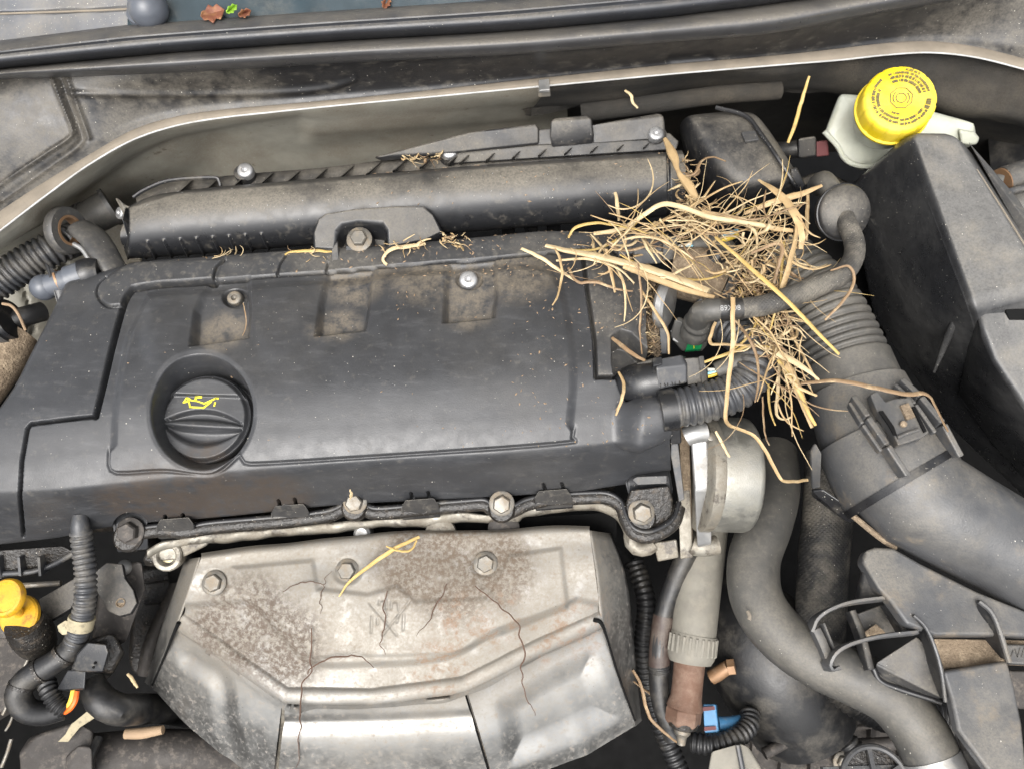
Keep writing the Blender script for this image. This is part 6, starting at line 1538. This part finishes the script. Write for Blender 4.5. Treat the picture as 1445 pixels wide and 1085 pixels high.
for spec in ((1000, 320, 90, 22, .03, .05, 45, (24, 80)), (930, 325, 60, 20, .022, .04, 26, (24, 70)), (1050, 375, 40, 35, .03, .048, 50, (16, 60)), (1065, 402, 40, 14, .032, .042, 50, (8, 30)), (1085, 460, 36, 32, .03, .04, 55, (14, 50)), (860, 355, 60, 22, .008, .022, 20), (1100, 330, 30, 50, .035, .05, 40), (965, 262, 14, 40, .0, .02, 26, (10, 30)), (1110, 520, 22, 40, .03, .036, 26, (16, 44)), (915, 450, 12, 50, -.006, .004, 30, (8, 22)), (640, 338, 22, 9, -.004, .004, 26, (8, 22)), (590, 222, 50, 6, -.006, .0, 22, (8, 26)), (570, 345, 40, 6, .0, .004, 14, (8, 26)), (430, 356, 30, 3, -.008, -.002, 10, (10, 26)), (310, 363, 30, 3, -.008, -.003, 8, (12, 30)), (985, 300, 30, 20, .025, .04, 30)):
    ts = tangle(*spec)
    for i_, g_ in enumerate(ts):
        groups[random.choice((0, 1, 1, 2, 0))].append(g_)
for spec in ((1065, 408, 45, 16, .034, .044, 80, (8, 26), (.35, .7)), (1085, 462, 34, 30, .028, .038, 60, (8, 28), (.35, .7)), (1035, 372, 36, 26, .028, .042, 50, (8, 30), (.35, .7)), (968, 300, 20, 30, .01, .03, 60, (8, 26), (.35, .7)), (915, 455, 10, 45, -.006, .004, 60, (6, 18), (.35, .7))):
    groups[2] += tangle(*spec)
for cx_, cy_, rx_, ry_, z0_, z1_, n_s, ang in ((960, 318, 90, 20, .036, .05, 26, .10), (1085, 345, 30, 60, .042, .054, 16, 1.8), (930, 385, 60, 14, .026, .036, 9, .4), (1110, 510, 22, 50, .03, .038, 15, 1.1), (1085, 445, 40, 26, .036, .044, 15, .7), (1030, 300, 60, 24, .03, .046, 14, -.35), (1090, 560, 20, 40, .0, .03, 5, 1.5), (850, 375, 50, 14, .008, .016, 5, .3)):
    for _ in range(n_s):
        x_, y_ = cx_ + random.uniform(-rx_, rx_), cy_ + random.uniform(-ry_, ry_)
        th = ang + random.gauss(0, .5); l = random.uniform(50, 190) / 7; cv = random.gauss(0, .14); z_ = random.uniform(z0_, z1_)
        x_ -= 3 * l * math.cos(th); y_ -= 3 * l * math.sin(th)
        pts = []
        for k in range(8):
            pts.append((x_, y_, z_)); th += cv + random.gauss(0, .09); x_ += l * math.cos(th); y_ += l * math.sin(th); z_ += random.gauss(0, .0016)
        wm = random.choice((1.0, 1.3, 1.8, 2.5, 4.0)) * .0003
        groups[random.choice((0, 1, 1, 0, 2, 3))].append(tube(PP(pts), [wm * .6, wm, wm * .9, wm, wm, wm * .8, wm * .7, wm * .4], n=6, step=.002, flat=.4))
t = thing('fine_straw', 'tangled fine dry straw and roots piled between cover and intake hose', 'straw', (1040, 370, .03), kind='stuff')
for k in (0, 1, 2, 3):
    o_ = part(t, 'strands', merge(*groups[k]), M['straw%d' % k], smooth=180)
    o_['kind'] = 'stuff'

# chaff crumbs lying on the cover, plenum and shield, placed on the built surfaces
def crumbs(p, n, region, smin, smax, lift=.0002):
    ny, nx = p.shape
    out = []
    tries = 0
    while len(out) < n and tries < n * 60:
        tries += 1
        i_, j_ = random.randrange(2, ny - 2), random.randrange(2, nx - 2)
        x_, y_ = p.px[i_, j_], p.py[i_, j_]
        if not region(x_, y_):
            continue
        du = p.X[i_, j_ + 1] - p.X[i_, j_]; dv = p.X[i_ + 1, j_] - p.X[i_, j_]
        nn = unit(np.cross(du, -dv)); nn = nn if nn[2] > 0 else -nn
        if nn[2] < .6:
            continue
        c_ = p.X[i_, j_] + nn * lift
        a = random.uniform(0, 6.28); l = random.uniform(smin, smax); w_ = l * random.uniform(.15, .5)
        e1 = unit(np.cross(nn, (math.cos(a), math.sin(a), .01))); e2 = np.cross(nn, e1)
        V = np.array([c_ - e1 * l, c_ + e2 * w_, c_ + e1 * l, c_ - e2 * w_, c_ + nn * w_ * .9])
        out.append((V, [(0, 1, 4), (1, 2, 4), (2, 3, 4), (3, 0, 4)]))
    return out
cr1 = crumbs(cov, 120, lambda a, b: a > 720 and b < 640, .0005, .0016) + crumbs(cov, 60, lambda a, b: 560 < a < 830 and b < 460, .0005, .0018) + crumbs(cov, 50, lambda a, b: a > 60 and b < 640, .0004, .0012)
cr1 += crumbs(pl, 70, lambda a, b: a > 480 and b < 330, .0005, .002) + crumbs(cov, 130, lambda a, b: 400 < a < 910 and b < 392, .0006, .002) + crumbs(cov, 60, lambda a, b: 840 < a < 915 and b < 470, .0006, .0018)
cr2 = crumbs(cov, 50, lambda a, b: a > 60 and b < 690, .0003, .0007) + crumbs(pl, 60, lambda a, b: True, .0004, .0010)
t = thing('chaff_crumbs', 'scattered chaff crumbs and grit lying on cover and plenum', 'chaff', (700, 450, .0), kind='stuff')
o_ = part(t, 'brown_chaff', merge(*cr1), M['wood'], smooth=20); o_['kind'] = 'stuff'
o_ = part(t, 'pale_grit', merge(*cr2), M['white_print'], smooth=20); o_['kind'] = 'stuff'
